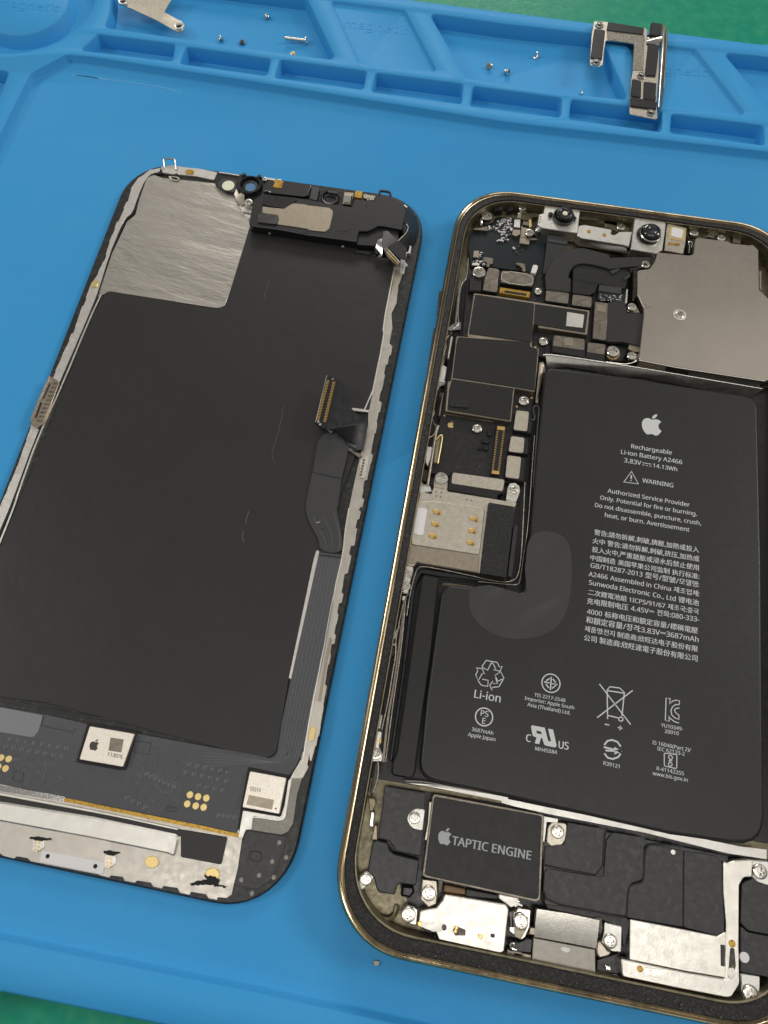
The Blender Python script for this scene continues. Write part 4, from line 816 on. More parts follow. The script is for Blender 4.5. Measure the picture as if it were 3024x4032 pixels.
cover(tO, [(1030, 1095), (1178, 1115), (1162, 1285), (1000, 1264)], [(1025, 1090), (1225, 1115), (1220, 1300), (996, 1270)], 'tanbright')
cover(tO, [(990, 1305), (1142, 1325), (1116, 1566), (966, 1545)], [(985, 1300), (1195, 1330), (1170, 1600), (962, 1550)], 'tanbright')
cover(tQ, [(670, 0), (1238, 78), (1216, 206), (655, 120)], [(628, 60), (660, -10), (1245, 72), (1228, 230), (1165, 240), (1158, 292), (612, 192)], 'tanbright')
cover(tM, [(490, 952), (832, 1000), (822, 1128), (475, 1082)], [(488, 946), (838, 996), (828, 1136), (470, 1090)], 'tandark', label='dark rectangular cover with a pale rim')
strokes('cover_rim', tM, [['c', (492, 953), (830, 1001), (820, 1127), (477, 1081)]], .2, 5.52, 'tanbright', board, sm=1)
cover(tM, [(345, 920), (460, 940), (435, 1192), (278, 1168), (305, 1020)], [(340, 918), (462, 938), (438, 1196), (275, 1172)], 'tandark')
cover(tM, [(970, 1165), (1220, 1198), (1208, 1316), (960, 1282)], [(966, 1160), (1226, 1196), (1212, 1322), (955, 1286)], 'tandark')
cover(tM, [(1260, 1212), (1470, 1242), (1460, 1358), (1248, 1330)], [(1256, 1208), (1475, 1240), (1464, 1364), (1243, 1334)], 'tandark')
tc = cover(tF, [(530, 310), (618, 322), (602, 566), (514, 550)], [(526, 306), (622, 320), (606, 572), (510, 555)], 'tandark', label='tall tan cover with a small square patch')
poly('label_patch', tF, [(542, 325), (602, 333), (598, 382), (538, 372)], 5.4, 5.56, 'tan', tc, r=.1)
tc = cover(tF, [(262, 530), (462, 556), (460, 630), (252, 600)], [(245, 540), (470, 558), (468, 682), (250, 640)], 'tandark')
poly('label_patch', tF, [(330, 545), (388, 553), (385, 602), (327, 594)], 5.4, 5.56, 'tan', tc, r=.1)
cover(tF, [(482, 576), (600, 590), (590, 658), (478, 642)], [(476, 575), (606, 590), (590, 705), (468, 680)], 'tandark')
poly('flex_wrap', tM, [(130, 1020), (280, 1050), (272, 1180), (120, 1175)], 3.8, 5.2, 'tape', board, r=.5, bev=.3)
poly('tail_flex', tF, [(612, 318), (730, 300), (735, 385), (850, 388), (838, 636), (825, 600), (715, 575), (605, 572)], 4.6, 5.55, 'flex', board, r=.3)
fb = poly('printed_flex', tF, [(552, 245), (720, 262), (716, 322), (622, 305), (545, 300)], 4.6, 5.2, 'pcb', board, r=.2)
q_ = random.Random(2); l = []
for k in range(34):
    x, y = P(tF([(560+q_.random()*145, 262+q_.random()*42+ (q_.random()*6))])[0], 5.25); l.append((x, y, q_.uniform(.12, .35), .16, 5.1, 5.26))
boxes('tiny_component', l, 'ink', fb, ang=CT, kind='stuff')
poly('flex_label', tF, [(557, 200), (705, 220), (700, 262), (552, 240)], 4.7, 5.4, 'flexlight', board, r=.1)
# scattered small parts near the top left and round the lower shield
l = []; l2 = []; q_ = random.Random(11)
for (x0, y0, x1, y1, n) in ((480, 390, 600, 540, 26), (600, 690, 760, 760, 5), (700, 440, 880, 560, 14), (180, 760, 240, 900, 8), (430, 380, 600, 470, 20), (420, 480, 560, 540, 16), (430, 560, 565, 635, 20), (545, 440, 600, 570, 12), (340, 470, 460, 520, 14), (170, 810, 320, 900, 14), (240, 750, 320, 820, 6)):
    for k in range(n):
        x, y = P(tM([(q_.uniform(x0, x1), q_.uniform(y0, y1))])[0], 4.3); s = q_.uniform(.15, .34); (l if q_.random() < .6 else l2).append((x, y, s*1.5, s, 3.8, 4.3+q_.random()*.2))
antb = poly('antenna_board', tM, [(150, 510), (260, 470), (330, 490), (400, 440), (412, 385), (450, 368), (620, 385), (720, 430), (930, 560), (1000, 570), (940, 985), (700, 960), (460, 930), (300, 900), (150, 900), (120, 720), (125, 580)], 2.8, 4.0, 'tealpcb', phone, r=.5)
boxes('tiny_component', l, 'chrome', antb, ang=CT, kind='stuff'); boxes('tiny_component', l2, 'label', antb, ang=CT, kind='stuff')
for p, m in (([(622, 395), (690, 398), (684, 488), (618, 480)], 'palesteel'), ([(606, 506), (690, 510), (686, 560), (640, 582), (600, 560)], 'tan'), ([(720, 412), (790, 425), (780, 468), (712, 455)], 'tandark'), ([(682, 590), (790, 610), (782, 672), (678, 655)], 'tan'), ([(698, 480), (770, 490), (760, 600), (690, 590)], 'tan'),
             ([(182, 735), (240, 738), (236, 815), (172, 808)], 'tan'), ([(288, 805), (396, 820), (388, 880), (355, 885), (350, 915), (318, 910), (322, 865), (278, 850)], 'tandark'), ([(178, 495), (330, 470), (335, 520), (180, 510)], 'tandark'), ([(165, 868), (245, 875), (240, 900), (160, 895)], 'palesteel')):
    poly('solder_tab', tM, p, 3.9, 4.7, m, antb, r=.2)
poly('spring_hook', tM, [(640, 865), (740, 880), (748, 965), (712, 962), (708, 925), (690, 908), (640, 885)], 3.9, 4.6, 'tandark', antb, r=.3)
poly('white_label', tM, [(828, 888), (878, 895), (878, 930), (855, 988), (800, 978)], 3.9, 5.2, 'label', phone, r=.7, label='small white pill shaped label')
wire('antenna_contact', tM, [(265, 385, 4.6), (265, 410, 5.2), (262, 440, 5.0), (262, 465, 4.7)], .35, 'chrome', phone)
screw(tM, (325, 352), 58, 5.2, phone, m='steel'); screw(tM, (240, 965), 72, 5.8, phone); screw(tM, (790, 535), 48, 5.4, phone)
screw(tM, (715, 262), 40, 5.4, phone); poly('contact_spring', tM, [(665, 225), (750, 235), (745, 300), (765, 320), (700, 320), (672, 290)], 2.8, 4.8, 'tan', phone, r=.2); poly('contact_spring', tM, [(660, 320), (700, 318), (695, 380), (655, 380)], 3, 4.6, 'palesteel', phone, r=.2)
disc('contact_pin', tM, (880, 500), .65, 3, 5.4, 'chrome', phone, bev=.3); poly('contact_spring', tM, [(780, 395), (810, 400), (812, 480), (785, 480)], 3, 4.9, 'goldpad', phone, r=.2); poly('contact_spring', tM, [(740, 600), (875, 600), (870, 620), (740, 628)], 3.8, 4.6, 'tandark', phone, r=.1)
poly('dark_bracket', tM, [(800, 430), (880, 420), (900, 540), (870, 600), (830, 560)], 2.8, 4.5, 'darkmetal', phone, r=.3)
# top wall ribs and bosses
for a in ([(420, 180), (500, 188), (490, 300), (405, 305)], [(560, 190), (620, 195), (605, 300), (545, 300)]): poly('wall_rib', tM, a, 2.6, 5.6, 'darkmetal', phone, r=.2)
poly('wall_ledge', tM, [(385, 330), (430, 300), (560, 305), (650, 360), (640, 395), (410, 375), (395, 430), (300, 455), (270, 400), (350, 400)], 2.6, 4.0, 'bronze', phone, r=.6)
poly('wall_ledge', tM, [(650, 320), (800, 325), (900, 330), (890, 360), (820, 370), (800, 410), (640, 390)], 2.6, 4.2, 'bronze', phone, r=.5)
poly('wall_ledge', tM, [(1340, 330), (1659, 380), (1750, 400), (1740, 470), (1659, 450), (1335, 400)], 2.6, 4.4, 'bronze', phone, r=.5)
poly('wall_rib', tC, [(480, 1380), (600, 1400), (595, 1440), (470, 1425)], 2.6, 5.0, 'tandark', phone, r=.2)
poly('wall_ledge', tC, [(620, 1440), (690, 1450), (720, 1440), (760, 1465), (800, 1490), (795, 1515), (740, 1520), (690, 1500), (640, 1480)], 2.6, 4.4, 'bronze', phone, r=.6)
screw(tC, (740, 1478), 28, 5.0, phone)
poly('wall_ledge', tN, [(830, 320), (960, 330), (1010, 380), (1070, 400), (1180, 390), (1280, 400), (1330, 470), (1290, 480), (1100, 430), (960, 430), (850, 430)], 2.6, 4.6, 'bronze', phone, r=.6)
for a in ([(1350, 400), (1440, 415), (1425, 495), (1340, 480)],): poly('wall_rib', tN, a, 2.6, 5.2, 'tandark', phone, r=.2)
screw(tN, (925, 368), 50, 5.6, phone); screw(tN, (1222, 425), 46, 5.6, phone)
poly('solder_tab', tN, [(1070, 378), (1130, 372), (1190, 368), (1192, 395), (1150, 410), (1120, 430), (1068, 415)], 4, 5.2, 'chrome', phone, r=.2)
poly('side_spring', tN, [(1632, 795), (1655, 795), (1655, 1000), (1635, 1000)], 4, 6.2, 'tan', phone, r=.1)
# cameras
c1 = poly('camera_module', tM, [(962, 205), (990, 196), (1346, 250), (1310, 546), (930, 490), (878, 452), (890, 345), (920, 332), (938, 335)], 3.4, 6.4, 'palesteel', phone, r=.35, bev=.12, label='square steel camera module with a bright lens centre')
facet('module_skirt', tM, [(928, 495, 6.2), (1310, 550, 6.2), (1332, 575, 5.0), (940, 520, 5.0)], 'chrome', c1)
cc = P(tM([(1160, 372)])[0], 6.6)
lathe('lens_barrel', cc, [(2.55, 6.3), (2.55, 6.9), (2.3, 7.15), (2.1, 7.0), (2.0, 6.7), (1.95, 6.6), (0, 6.6)], 'tapegrey', c1); cc = (cc[0]+.1, cc[1]+.1)
lathe('lens_barrel', cc, [(2.0, 6.5), (2.0, 7.5), (1.85, 7.85), (1.6, 7.95), (1.2, 7.8), (1.0, 7.6), (0, 7.6)], 'plastic', c1)
lathe('front_glass', cc, [(.62, 7.6), (.6, 7.72), (.4, 7.85), (0, 7.9)], 'cream', c1)  # cream colour stands in for the bright spot on the lens glass
for c in ((1020, 335), (1275, 378)): disc('barrel_lug', tM, c, .55, 6.3, 7.0, 'plastic', c1, n=14)
for c in ((1045, 240), (1298, 288), (1020, 432), (1262, 480)): disc('weld_dot', tM, c, .32, 6.3, 6.48, 'palesteel', c1, bev=.1, n=12)
for c in ((912, 370), (906, 398), (902, 425)): disc('vent_hole', tM, c, .14, 6.3, 6.44, 'hole', c1, bev=0, n=8)
c2 = poly('camera_module', tN, [(275, 212), (600, 262), (615, 275), (575, 565), (510, 602), (232, 555)], 3.4, 6.4, 'palesteel', phone, r=.3, bev=.12, label='square steel camera module with a large glossy black lens')
facet('module_skirt', tN, [(185, 535, 6.2), (235, 560, 6.2), (500, 605, 6.2), (500, 630, 5.2), (195, 580, 5.2)], 'chrome', c2)
cc = P(tN([(430, 392)])[0], 6.7)
lathe('lens_barrel', cc, [(2.8, 6.35), (2.8, 6.8), (2.6, 7.1), (2.35, 7.0), (2.2, 6.7), (0, 6.6)], 'plastic', c2); cc = (cc[0]+.35, cc[1]+.1)
lathe('lens_barrel', cc, [(2.2, 6.5), (2.2, 7.3), (2.05, 7.75), (1.75, 8.0), (1.2, 8.1), (.8, 7.9)], 'lens', c2, sharp=60); lathe('front_glass', cc, [(1.2, 7.85), (.8, 8.0), (0, 8.06)], 'lens', c2)
lathe('lens_ring', P(tN([(450, 375)])[0], 7.4), [(2.5, 6.6), (2.45, 7.25), (2.3, 7.4), (2.2, 7.2)], 'steel', c2)
for c in ((318, 245), (290, 470), (550, 510)): disc('weld_dot', tN, c, .32, 6.3, 6.48, 'palesteel', c2, bev=.1, n=12)
cbk = poly('camera_bracket', tC, [(463, 1475), (500, 1468), (640, 1492), (680, 1500), (672, 1530), (700, 1535), (725, 1515), (812, 1512), (790, 1610), (760, 1600), (480, 1555), (452, 1535)], 3.6, 6.2, 'palesteel', phone, r=.3, bev=.1)
for c in ((528, 1512), (630, 1535)): disc('slot_hole', tC, c, .5, 6.1, 6.25, 'kapton', cbk, n=10, bev=.02)
facet('bracket_skirt', tC, [(440, 1545, 5.6), (780, 1612, 5.6), (800, 1659, 4.6), (600, 1620, 4.8), (450, 1565, 5.0)], 'palesteel', phone)
fi = poly('flood_module', tN, [(628, 272), (842, 322), (830, 480), (804, 606), (600, 566), (610, 460)], 3.4, 6.2, 'tanbright', phone, r=.3, bev=.12)
poly('module_frame', tN, [(655, 300), (832, 335), (815, 470), (640, 440)], 6.1, 6.3, 'goldpad', fi, r=.2); poly('module_window', tN, [(680, 312), (805, 340), (790, 442), (668, 410)], 6.2, 6.45, 'label', fi, r=.6)
poly('solder_row', tN, [(640, 478), (770, 490), (762, 512), (638, 500)], 6.1, 6.35, 'kapton', fi, r=.1)
poly('cavity_slot', tN, [(845, 430), (925, 440), (915, 612), (850, 600)], 2.7, 4.6, 'hole', phone, r=.1)
wire('cavity_spring', tN, [(862, 600, 5), (875, 520, 5.4), (850, 470, 5.6), (905, 480, 5.4), (890, 540, 5.2)], .12, 'steel', phone)
# camera flex cables
facet('camera_flex', tM, [(985, 565, 5.6), (1210, 600, 5.6), (1192, 720, 5.4), (1100, 800, 5.3), (960, 985, 5.2), (935, 985, 5.2), (965, 760, 5.3)], 'flex', phone, th=.25)
poly('flex_highlight', tM, [(990, 612), (1200, 640), (1195, 668), (986, 636)], 5.4, 5.68, 'flexlight', phone, r=.1)
poly('camera_flex', t0, tM([(970, 1162), (955, 1025), (975, 950), (1010, 885), (1050, 835), (1100, 790), (1170, 745), (1250, 718), (1330, 708), (1400, 712), (1659, 780)])+tN([(0, 645), (300, 640), (470, 640), (430, 700), (330, 740), (100, 760), (0, 775)])+tM([(1620, 925), (1500, 895), (1400, 878), (1320, 882), (1270, 905), (1235, 950), (1218, 1000), (1215, 1035), (1240, 1045), (1232, 1190)]), 5.2, 5.7, 'arcflex', phone, r=.5, bev=.12)
poly('camera_flex', t0, tM([(1252, 1200), (1258, 1040), (1262, 930), (1300, 895), (1400, 870), (1659, 940)])+tF([(620, 95), (700, 95), (760, 120), (740, 180), (725, 228), (550, 195), (530, 250), (490, 270)]), 4.8, 5.25, 'tape', phone, r=.4, bev=.1)
strokes('cable_fold', tM, [[(960, 1022), (1240, 1040)], [(1258, 1035), (1540, 1090)]], .1, 5.46, 'hole', phone)
facet('flex_corner', tF, [(628, 110, 5.6), (690, 92, 5.8), (680, 110, 5.6), (640, 130, 5.5)], 'flexlight', phone); facet('flex_corner', tF, [(715, 160, 5.6), (760, 130, 5.8), (755, 150, 5.7), (725, 168, 5.5)], 'flexlight', phone)
poly('side_wall', tN, [(262, 760), (300, 750), (480, 610), (500, 640), (470, 740), (330, 765), (300, 780), (295, 1050), (265, 1120), (250, 1110)], 2.8, 5.6, 'darkmetal', phone, r=.3)
poly('fold_tab', tF, [(735, 228), (745, 230), (738, 320), (725, 322)], 4, 6, 'palesteel', phone, r=.1)
# big cover plate
cp = poly('cover_plate', t0, tN([(508, 640), (520, 592), (560, 592), (860, 622), (915, 612), (922, 560), (935, 440), (965, 428), (1290, 470), (1330, 490), (1515, 512), (1560, 504), (1622, 565), (1630, 1000)])+[(3000, 1150), (3040, 1190), (3075, 1300), (3085, 1480), (3016, 1500)]+tF([(1060, 738), (815, 690), (848, 400), (846, 350), (806, 262), (806, 105), (885, 98), (918, 50)]), 4.9, 6.5, 'plate', phone, r=.8, bev=.12, label='large bare tan metal plate in the top corner')
lathe('standoff_ring', P(tN([(765, 1270)])[0], 6.6), [(1.45, 6.45), (1.42, 6.62), (1.15, 6.66), (1.05, 6.52), (.95, 6.5)], 'palesteel', cp); stand(tN, (765, 1268), 62, 6.75, cp)
strokes('scratch', tN, [[(385, 1150), (400, 1185), (420, 1198), (465, 1172)], [(400, 870), (425, 868)], [(548, 650), (560, 660)]], .09, 6.53, 'lint', cp, sm=1)
strip('plate_edge', tF, [(815, 693), (1060, 741), (1640, 830)], .16, 6.2, 6.52, 'chrome', cp, sm=0)
poly('latch_block', tF, [(810, 705), (1000, 735), (985, 772), (805, 740)], 3.4, 4.8, 'tandark', phone, r=.2); poly('latch_block', tF, [(1000, 735), (1135, 765), (1125, 790), (1060, 790), (995, 770)], 3, 4.6, 'hole', phone, r=.2)
poly('latch_block', tF, [(1140, 775), (1610, 850), (1605, 870), (1135, 795)], 3.2, 5.0, 'tapegrey', phone, r=.1)
for T, c, r_ in ((tF, (862, 66), 28), (tF, (773, 343), 30), (tF, (770, 662), 30)): screw(T, c, r_, 5.9, phone)
poly('screw_tab', tF, [(735, 370), (745, 340), (800, 340), (825, 386), (740, 378)], 4, 5.3, 'tan', phone, r=.3); poly('screw_tab', tF, [(750, 590), (820, 595), (830, 640), (790, 640), (745, 620)], 4, 5.2, 'tan', phone, r=.3); poly('screw_tab', tF, [(738, 645), (806, 650), (802, 698), (745, 690)], 4, 5.0, 'steel', phone, r=.4)
disc('screw_washer', tF, (648, 645), 1.55, 4, 4.9, 'goldpad', phone, bev=.3); screw(tF, (650, 633), 42, 5.9, phone)
poly('corner_wrap', tF, [(712, 575), (740, 582), (735, 650), (700, 700), (640, 700), (600, 690), (600, 600), (690, 600)], 2.8, 4.2, 'pcb', phone, r=.4)
wire('ground_wire', tF, [(600, 705, 5.2), (700, 718, 5.2), (745, 720, 5.3), (800, 700, 5.5)], .12, 'steel', phone)
# sim reader
sim = poly('sim_reader', tQ, [(300, 290), (315, 222), (345, 214), (440, 235), (460, 160), (612, 180), (615, 205), (1250, 308), (1255, 295), (1365, 300), (1362, 362), (1345, 380), (1255, 1150), (965, 1098), (330, 990), (285, 975), (248, 1025), (165, 1008), (200, 800), (225, 640)], 3.4, 5.6, 'tanbright', phone, r=.35, bev=.12)
poly('sim_dome', tQ, [(262, 320), (460, 310), (1000, 382), (1022, 410), (965, 900), (215, 785)], 5.5, 5.8, 'tanbright', sim, r=.6, bev=.15)
poly('sim_band', tQ, [(214, 787), (640, 852), (965, 900), (950, 1088), (330, 985), (285, 970), (248, 1000), (180, 995)], 5.5, 5.66, 'tan', sim, r=.2)
poly('white_label', tQ, [(290, 378), (395, 395), (350, 690), (240, 668)], 5.75, 5.9, 'label', sim, r=.5)
for c in ((500, 432), (480, 563), (457, 693), (905, 507), (885, 637), (867, 767)):
    x, y = c; g = poly('sim_contact', tQ, [(x-52, y-22), (x-25, y-30), (x+25, y-25), (x+52, y+2), (x+48, y+28), (x+15, y+30), (x-40, y+15)], 5.7, 5.95, 'gold', sim, r=.5, bev=.1)
    poly('contact_slot', tQ, [(x+8, y+2), (x+34, y+4), (x+30, y+28), (x+4, y+26)], 5.8, 5.99, 'brown', g, r=.1, bev=0)
for c in ((492, 212), (545, 222), (488, 255), (540, 266), (825, 295), (877, 302), (740, 962), (780, 968)): disc('weld_dot', tQ, c, .16, 5.5, 5.68, 'tandark', sim, n=10, bev=.02)
poly('foam_strip', tQ, [(1062, 325), (1340, 372), (1332, 500), (1255, 1146), (968, 1096), (1010, 720)], 5.5, 6.2, 'matte', sim, r=.3)
poly('screw_tab', tQ, [(470, 55), (618, 70), (612, 182), (462, 160)], 4.6, 5.5, 'tanbright', phone, r=.2); screw(tQ, (548, 62), 76, 6.2, phone)
poly('screw_tab', tQ, [(1268, 170), (1290, 120), (1350, 112), (1398, 150), (1405, 205), (1372, 300), (1252, 292)], 4.4, 5.4, 'palesteel', phone, r=.4); stand(tQ, (1335, 188), 56, 6.0, phone)
strip('tab_fold', tQ, [(1252, 285), (1368, 305)], .3, 5.4, 5.75, 'chrome', phone, sm=0)
poly('tray_slot', tQ, [(1345, 560), (1385, 595), (1315, 1140), (1270, 1130), (1330, 640)], 2.8, 4.6, 'tapegrey', phone, r=.2)
poly('twin_screw_plate', tQ, [(125, 1020), (160, 1010), (246, 1028), (232, 1110), (205, 1200), (185, 1325), (130, 1312), (70, 1268), (88, 1180)], 4.6, 5.6, 'palesteel', phone, r=.5, bev=.15); screw(tQ, (172, 1108), 56, 5.95, phone); screw(tQ, (158, 1238), 56, 5.95, phone)
# left inner side: rails, springs and button brackets
def blob(T, pts, m, z=5.8, n='side_bracket'): poly(n, T, pts, 3, z, m, phone, r=.25, bev=.15)
blob(tO, [(268, 305), (330, 345), (318, 420), (300, 520), (232, 512), (250, 380)], 'palesteel')
blob(tO, [(372, 8), (398, 12), (352, 258), (332, 250)], 'palesteel', 5.4, 'side_rail'); blob(tO, [(280, 620), (296, 622), (258, 880), (236, 872)], 'tan', 5.4, 'side_rail')
blob(tO, [(250, 500), (300, 480), (320, 500), (305, 535), (240, 560), (222, 545)], 'chrome', 5.6); blob(tO, [(210, 560), (260, 570), (215, 740), (185, 730)], 'darkmetal', 5.2)
blob(tO, [(345, 0), (320, 60), (318, 130), (285, 200), (268, 300), (298, 330), (345, 200), (370, 0)], 'darkmetal', 5.2)
blob(tO, [(205, 1150), (262, 1098), (228, 1385), (182, 1395)], 'tan', 5.0); wire('side_spring', tO, [(200, 1150, 5.6), (262, 1085, 5.8), (286, 1090, 5.8), (260, 1240, 5.8), (232, 1395, 5.6)], .16, 'goldpad', phone)
blob(tO, [(108, 1205), (192, 1218), (150, 1360), (120, 1440), (95, 1380)], 'chrome', 5.4); blob(tO, [(60, 1450), (130, 1470), (110, 1600), (50, 1580)], 'darkmetal', 5.4)
blob(tO, [(35, 1600), (150, 1640), (170, 1700), (30, 1720)], 'palesteel', 5.6)
blob(tQ, [(405, 180), (435, 190), (430, 230), (395, 215)], 'tapegrey', 5.4)
wire('side_spring', tO, [(352, 0, 5.9), (312, 60, 5.9), (325, 130, 5.9), (290, 200, 5.9), (300, 260, 5.9), (278, 330, 5.9)], .14, 'tandark', phone)
wire('side_spring', tO, [(300, 520, 6), (232, 570, 6), (218, 640, 6), (200, 720, 6), (182, 780, 6), (196, 850, 6), (165, 900, 6), (188, 960, 6), (222, 990, 6), (195, 1090, 6), (115, 1125, 6.2), (80, 1280, 6.2), (45, 1450, 6.2), (38, 1590, 6.2), (90, 1635, 6)], .13, 'tandark', phone)
wire('side_spring', tO, [(235, 985, 5.8), (205, 1090, 5.8), (180, 1250, 5.8), (150, 1450, 5.8), (120, 1640, 5.6)], .3, 'tandark', phone)
wire('side_rail', tE, [(1345, 180, 5.8), (1325, 370, 5.8), (1315, 470, 5.8)], .25, 'tandark', phone); wire('side_rail', tE, [(1400, 30, 6), (1390, 170, 6), (1350, 190, 6), (1330, 400, 5.8), (1340, 460, 5.6), (1300, 490, 5.8)], .14, 'chrome', phone)
blob(tE, [(1320, 440), (1355, 445), (1350, 490), (1270, 500), (1265, 480)], 'chrome', 5.6); blob(tE, [(1270, 510), (1300, 500), (1250, 700), (1228, 735), (1230, 680), (1250, 580)], 'darkmetal', 5.4)
wire('side_spring', tE, [(1265, 510, 5.8), (1245, 600, 5.8), (1248, 640, 5.8), (1228, 720, 5.8)], .14, 'tandark', phone)
# gasket crumbs
blob(tH, [(945, 765), (955, 770), (930, 850), (925, 905), (890, 895), (892, 850)], 'chrome', 5.8); disc('spring_hole', tH, (908, 868), .55, 5, 6.0, 'hole', phone)
blob(tH, [(900, 905), (925, 908), (912, 975), (875, 975), (872, 950)], 'darkmetal', 5.6)
for a in ([(868, 985), (888, 985), (872, 1080), (850, 1085)], [(838, 1150), (858, 1150), (842, 1255), (820, 1255)]): blob(tH, a, 'tan', 5.6, 'side_rail')
blob(tH, [(820, 1265), (850, 1270), (835, 1350), (800, 1345)], 'darkmetal', 5.2); blob(tH, [(810, 1345), (845, 1350), (828, 1450), (792, 1430)], 'steel', 5.4)
wire('side_spring', tH, [(948, 760, 6), (925, 850, 6), (928, 960, 6), (905, 1080, 6), (880, 1250, 6), (835, 1450, 6)], .12, 'tandark', phone)
wire('side_spring', tH, [(1010, 560, 6), (980, 600, 6), (945, 760, 6)], .1, 'tandark', phone); blob(tH, [(968, 570), (998, 575), (990, 615), (965, 605)], 'chrome', 5.6)
strip('side_rail', tH, [(985, 610), (950, 900), (915, 1150), (870, 1400), (845, 1659)], .38, 4.4, 5.4, 'tandark', phone)
blob(tH, [(800, 1455), (838, 1462), (832, 1510), (818, 1560), (845, 1610), (838, 1659), (765, 1659), (760, 1610), (790, 1560)], 'palesteel', 5.3)
for c in ((796, 1512), (826, 1518)): poly('gold_pad', tH, [(c[0]-8, c[1]-14), (c[0]+8, c[1]-12), (c[0]+4, c[1]+22), (c[0]-10, c[1]+20)], 5.2, 5.45, 'gold', phone, r=.1)
screw(tH, (798, 1608), 38, 5.9, phone)
blob(tK, [(745, 235), (790, 240), (800, 275), (770, 330), (755, 320)], 'bronze', 5.8); blob(tK, [(765, 320), (790, 330), (780, 430), (750, 420)], 'chrome', 5.0); blob(tK, [(790, 0), (830, 20), (800, 150), (770, 230), (755, 200), (775, 100)], 'darkmetal', 5.2)
wire('side_spring', tK, [(765, 450, 5.4), (775, 465, 5.5), (758, 478, 5.4), (775, 490, 5.5), (765, 505, 5.3)], .14, 'tandark', phone)
wire('side_spring', tK, [(810, 0, 5.8), (815, 90, 5.8), (780, 200, 5.8)], .14, 'tandark', phone); poly('side_bracket', tK, [(770, 505), (805, 510), (803, 420), (790, 415)], 3, 5.4, 'tan', phone, r=.1)
# ---- lower bay
poly('lower_tray', t0, tK([(850, 150), (1170, 200)])+[(2140, 3190), (3080, 3400), (3080, 4040), (2600, 3960)]+tK([(1700, 1330), (1180, 1160), (1060, 1060), (1000, 900), (900, 700), (860, 300)]), 2.6, 3.0, 'plastic', phone, r=1)
wire('pit_ridge', tK, [(735, 900, 3.2), (765, 960, 3.4), (830, 1020, 3.5), (880, 1032, 3.5), (920, 1000, 3.4), (935, 940, 3.2)], .45, 'bronze', phone)
poly('speaker_box', tK, [(850, 158), (1126, 206), (1115, 330), (1094, 612), (1080, 618), (925, 585), (912, 560), (885, 520), (812, 500), (818, 420), (838, 300)], 3, 5.8, 'tapegrey', phone, r=.4, bev=.2)
poly('speaker_box', tK, [(775, 520), (800, 512), (872, 525), (885, 575), (915, 600), (1080, 642), (1060, 810), (955, 795), (935, 810), (922, 868), (820, 855), (800, 830), (785, 760), (742, 715)], 3, 5.4, 'flex', phone, r=.4, bev=.2)
poly('flex_roll', tK, [(965, 805), (1045, 812), (1050, 855), (1020, 890), (958, 880)], 3, 4.8, 'plastic', phone, r=.3, bev=.4)
poly('screw_plate', tK, [(1118, 312), (1045, 303, 2), (990, 365, 2), (1030, 438, 2), (1102, 450)], 5.6, 6.0, 'palesteel', phone, r=.3, bev=.1); screw(tK, (1050, 366), 38, 6.25, phone)
poly('side_strip', tK, [(1145, 262), (1172, 262), (1158, 400), (1130, 515), (1115, 508), (1135, 400)], 3, 5.4, 'tanbright', phone, r=.1)
te = poly('motor_rim', t0, tK([(1168, 208), (1659, 300)])+[(2144, 3208), (2128, 3545), (2110, 3552), (1662, 3452), (1690, 3240)], 3, 5.9, 'tandark', phone, r=.6, bev=.1)
ta = poly('vibration_motor', t0, [(1710, 3136), (2135, 3214), (2130, 3300), (2121, 3534), (2110, 3542), (1672, 3446), (1690, 3300)], 5.8, 6.1, 'tape', phone, r=.5, bev=.08)
fruit_logo('emblem', P(tK([(1247, 484)])[0], 6.13), 2.75, CT-.04, 6.13, 'inkdim', ta)
text('lettering', 'TAPTIC ENGINE', t0, (1777, 3325), (2091, 3386), 6.13, 'inkdim', ta, bold=.022)
# speaker and charging port covers
def bt(name, T, pts, z0, z1, m, **kw): return poly(name, T, pts, z0, z1, m, phone, **kw)
pp = [(1245, 868), (1450, 900), (1645, 932), (1664, 964), (1634, 1238), (1610, 1250), (1400, 1205), (1208, 1162), (1190, 1112), (1072, 1080), (1085, 975), (1190, 955), (1235, 900)]
lp = bt('port_cover', tK, pp, 3.2, 6.2, 'bonemetal', r=.4, bev=.15, label='bright bone coloured metal box in the bottom corner')
poly('cover_slot', tV, [(8, 540), (40, 482), (90, 500), (175, 532), (175, 612), (80, 608), (40, 612)], 6.1, 6.24, 'darkmetal', lp, r=.2, bev=.02)
poly('cover_slot', tV, [(178, 538), (270, 548), (330, 560), (330, 635), (240, 628), (178, 620)], 6.1, 6.26, 'steel', lp, r=.1, bev=.02)
disc('gold_pad', tV, (58, 510), .3, 6.1, 6.32, 'gold', lp, n=10); disc('gold_pad', tV, (45, 555), .3, 6.1, 6.32, 'gold', lp, n=10); disc('gold_pad', tV, (370, 620), .4, 6.1, 6.3, 'gold', lp, n=10)
poly('cover_mark', tV, [(502, 582), (560, 590), (556, 640), (505, 632)], 6.1, 6.24, 'tapegrey', lp, r=.1, bev=.01)
poly('contact_tab', tK, [(1088, 1046), (1180, 1050), (1230, 1052), (1240, 1085), (1215, 1112), (1170, 1110), (1085, 1075)], 6.1, 6.3, 'palesteel', lp, r=.2, bev=.05); disc('contact_hole', tK, (1242, 1082), .45, 6.1, 6.32, 'darkmetal', lp, n=14); disc('gold_pad', tK, (1083, 1058), .4, 6.1, 6.34, 'gold', lp, n=12)
bt('gasket_step', tK, [(1175, 1115), (1200, 1160), (1640, 1255), (1620, 1305), (1225, 1215), (1180, 1180)], 3, 5.6, 'plastic', r=.2, bev=.2)
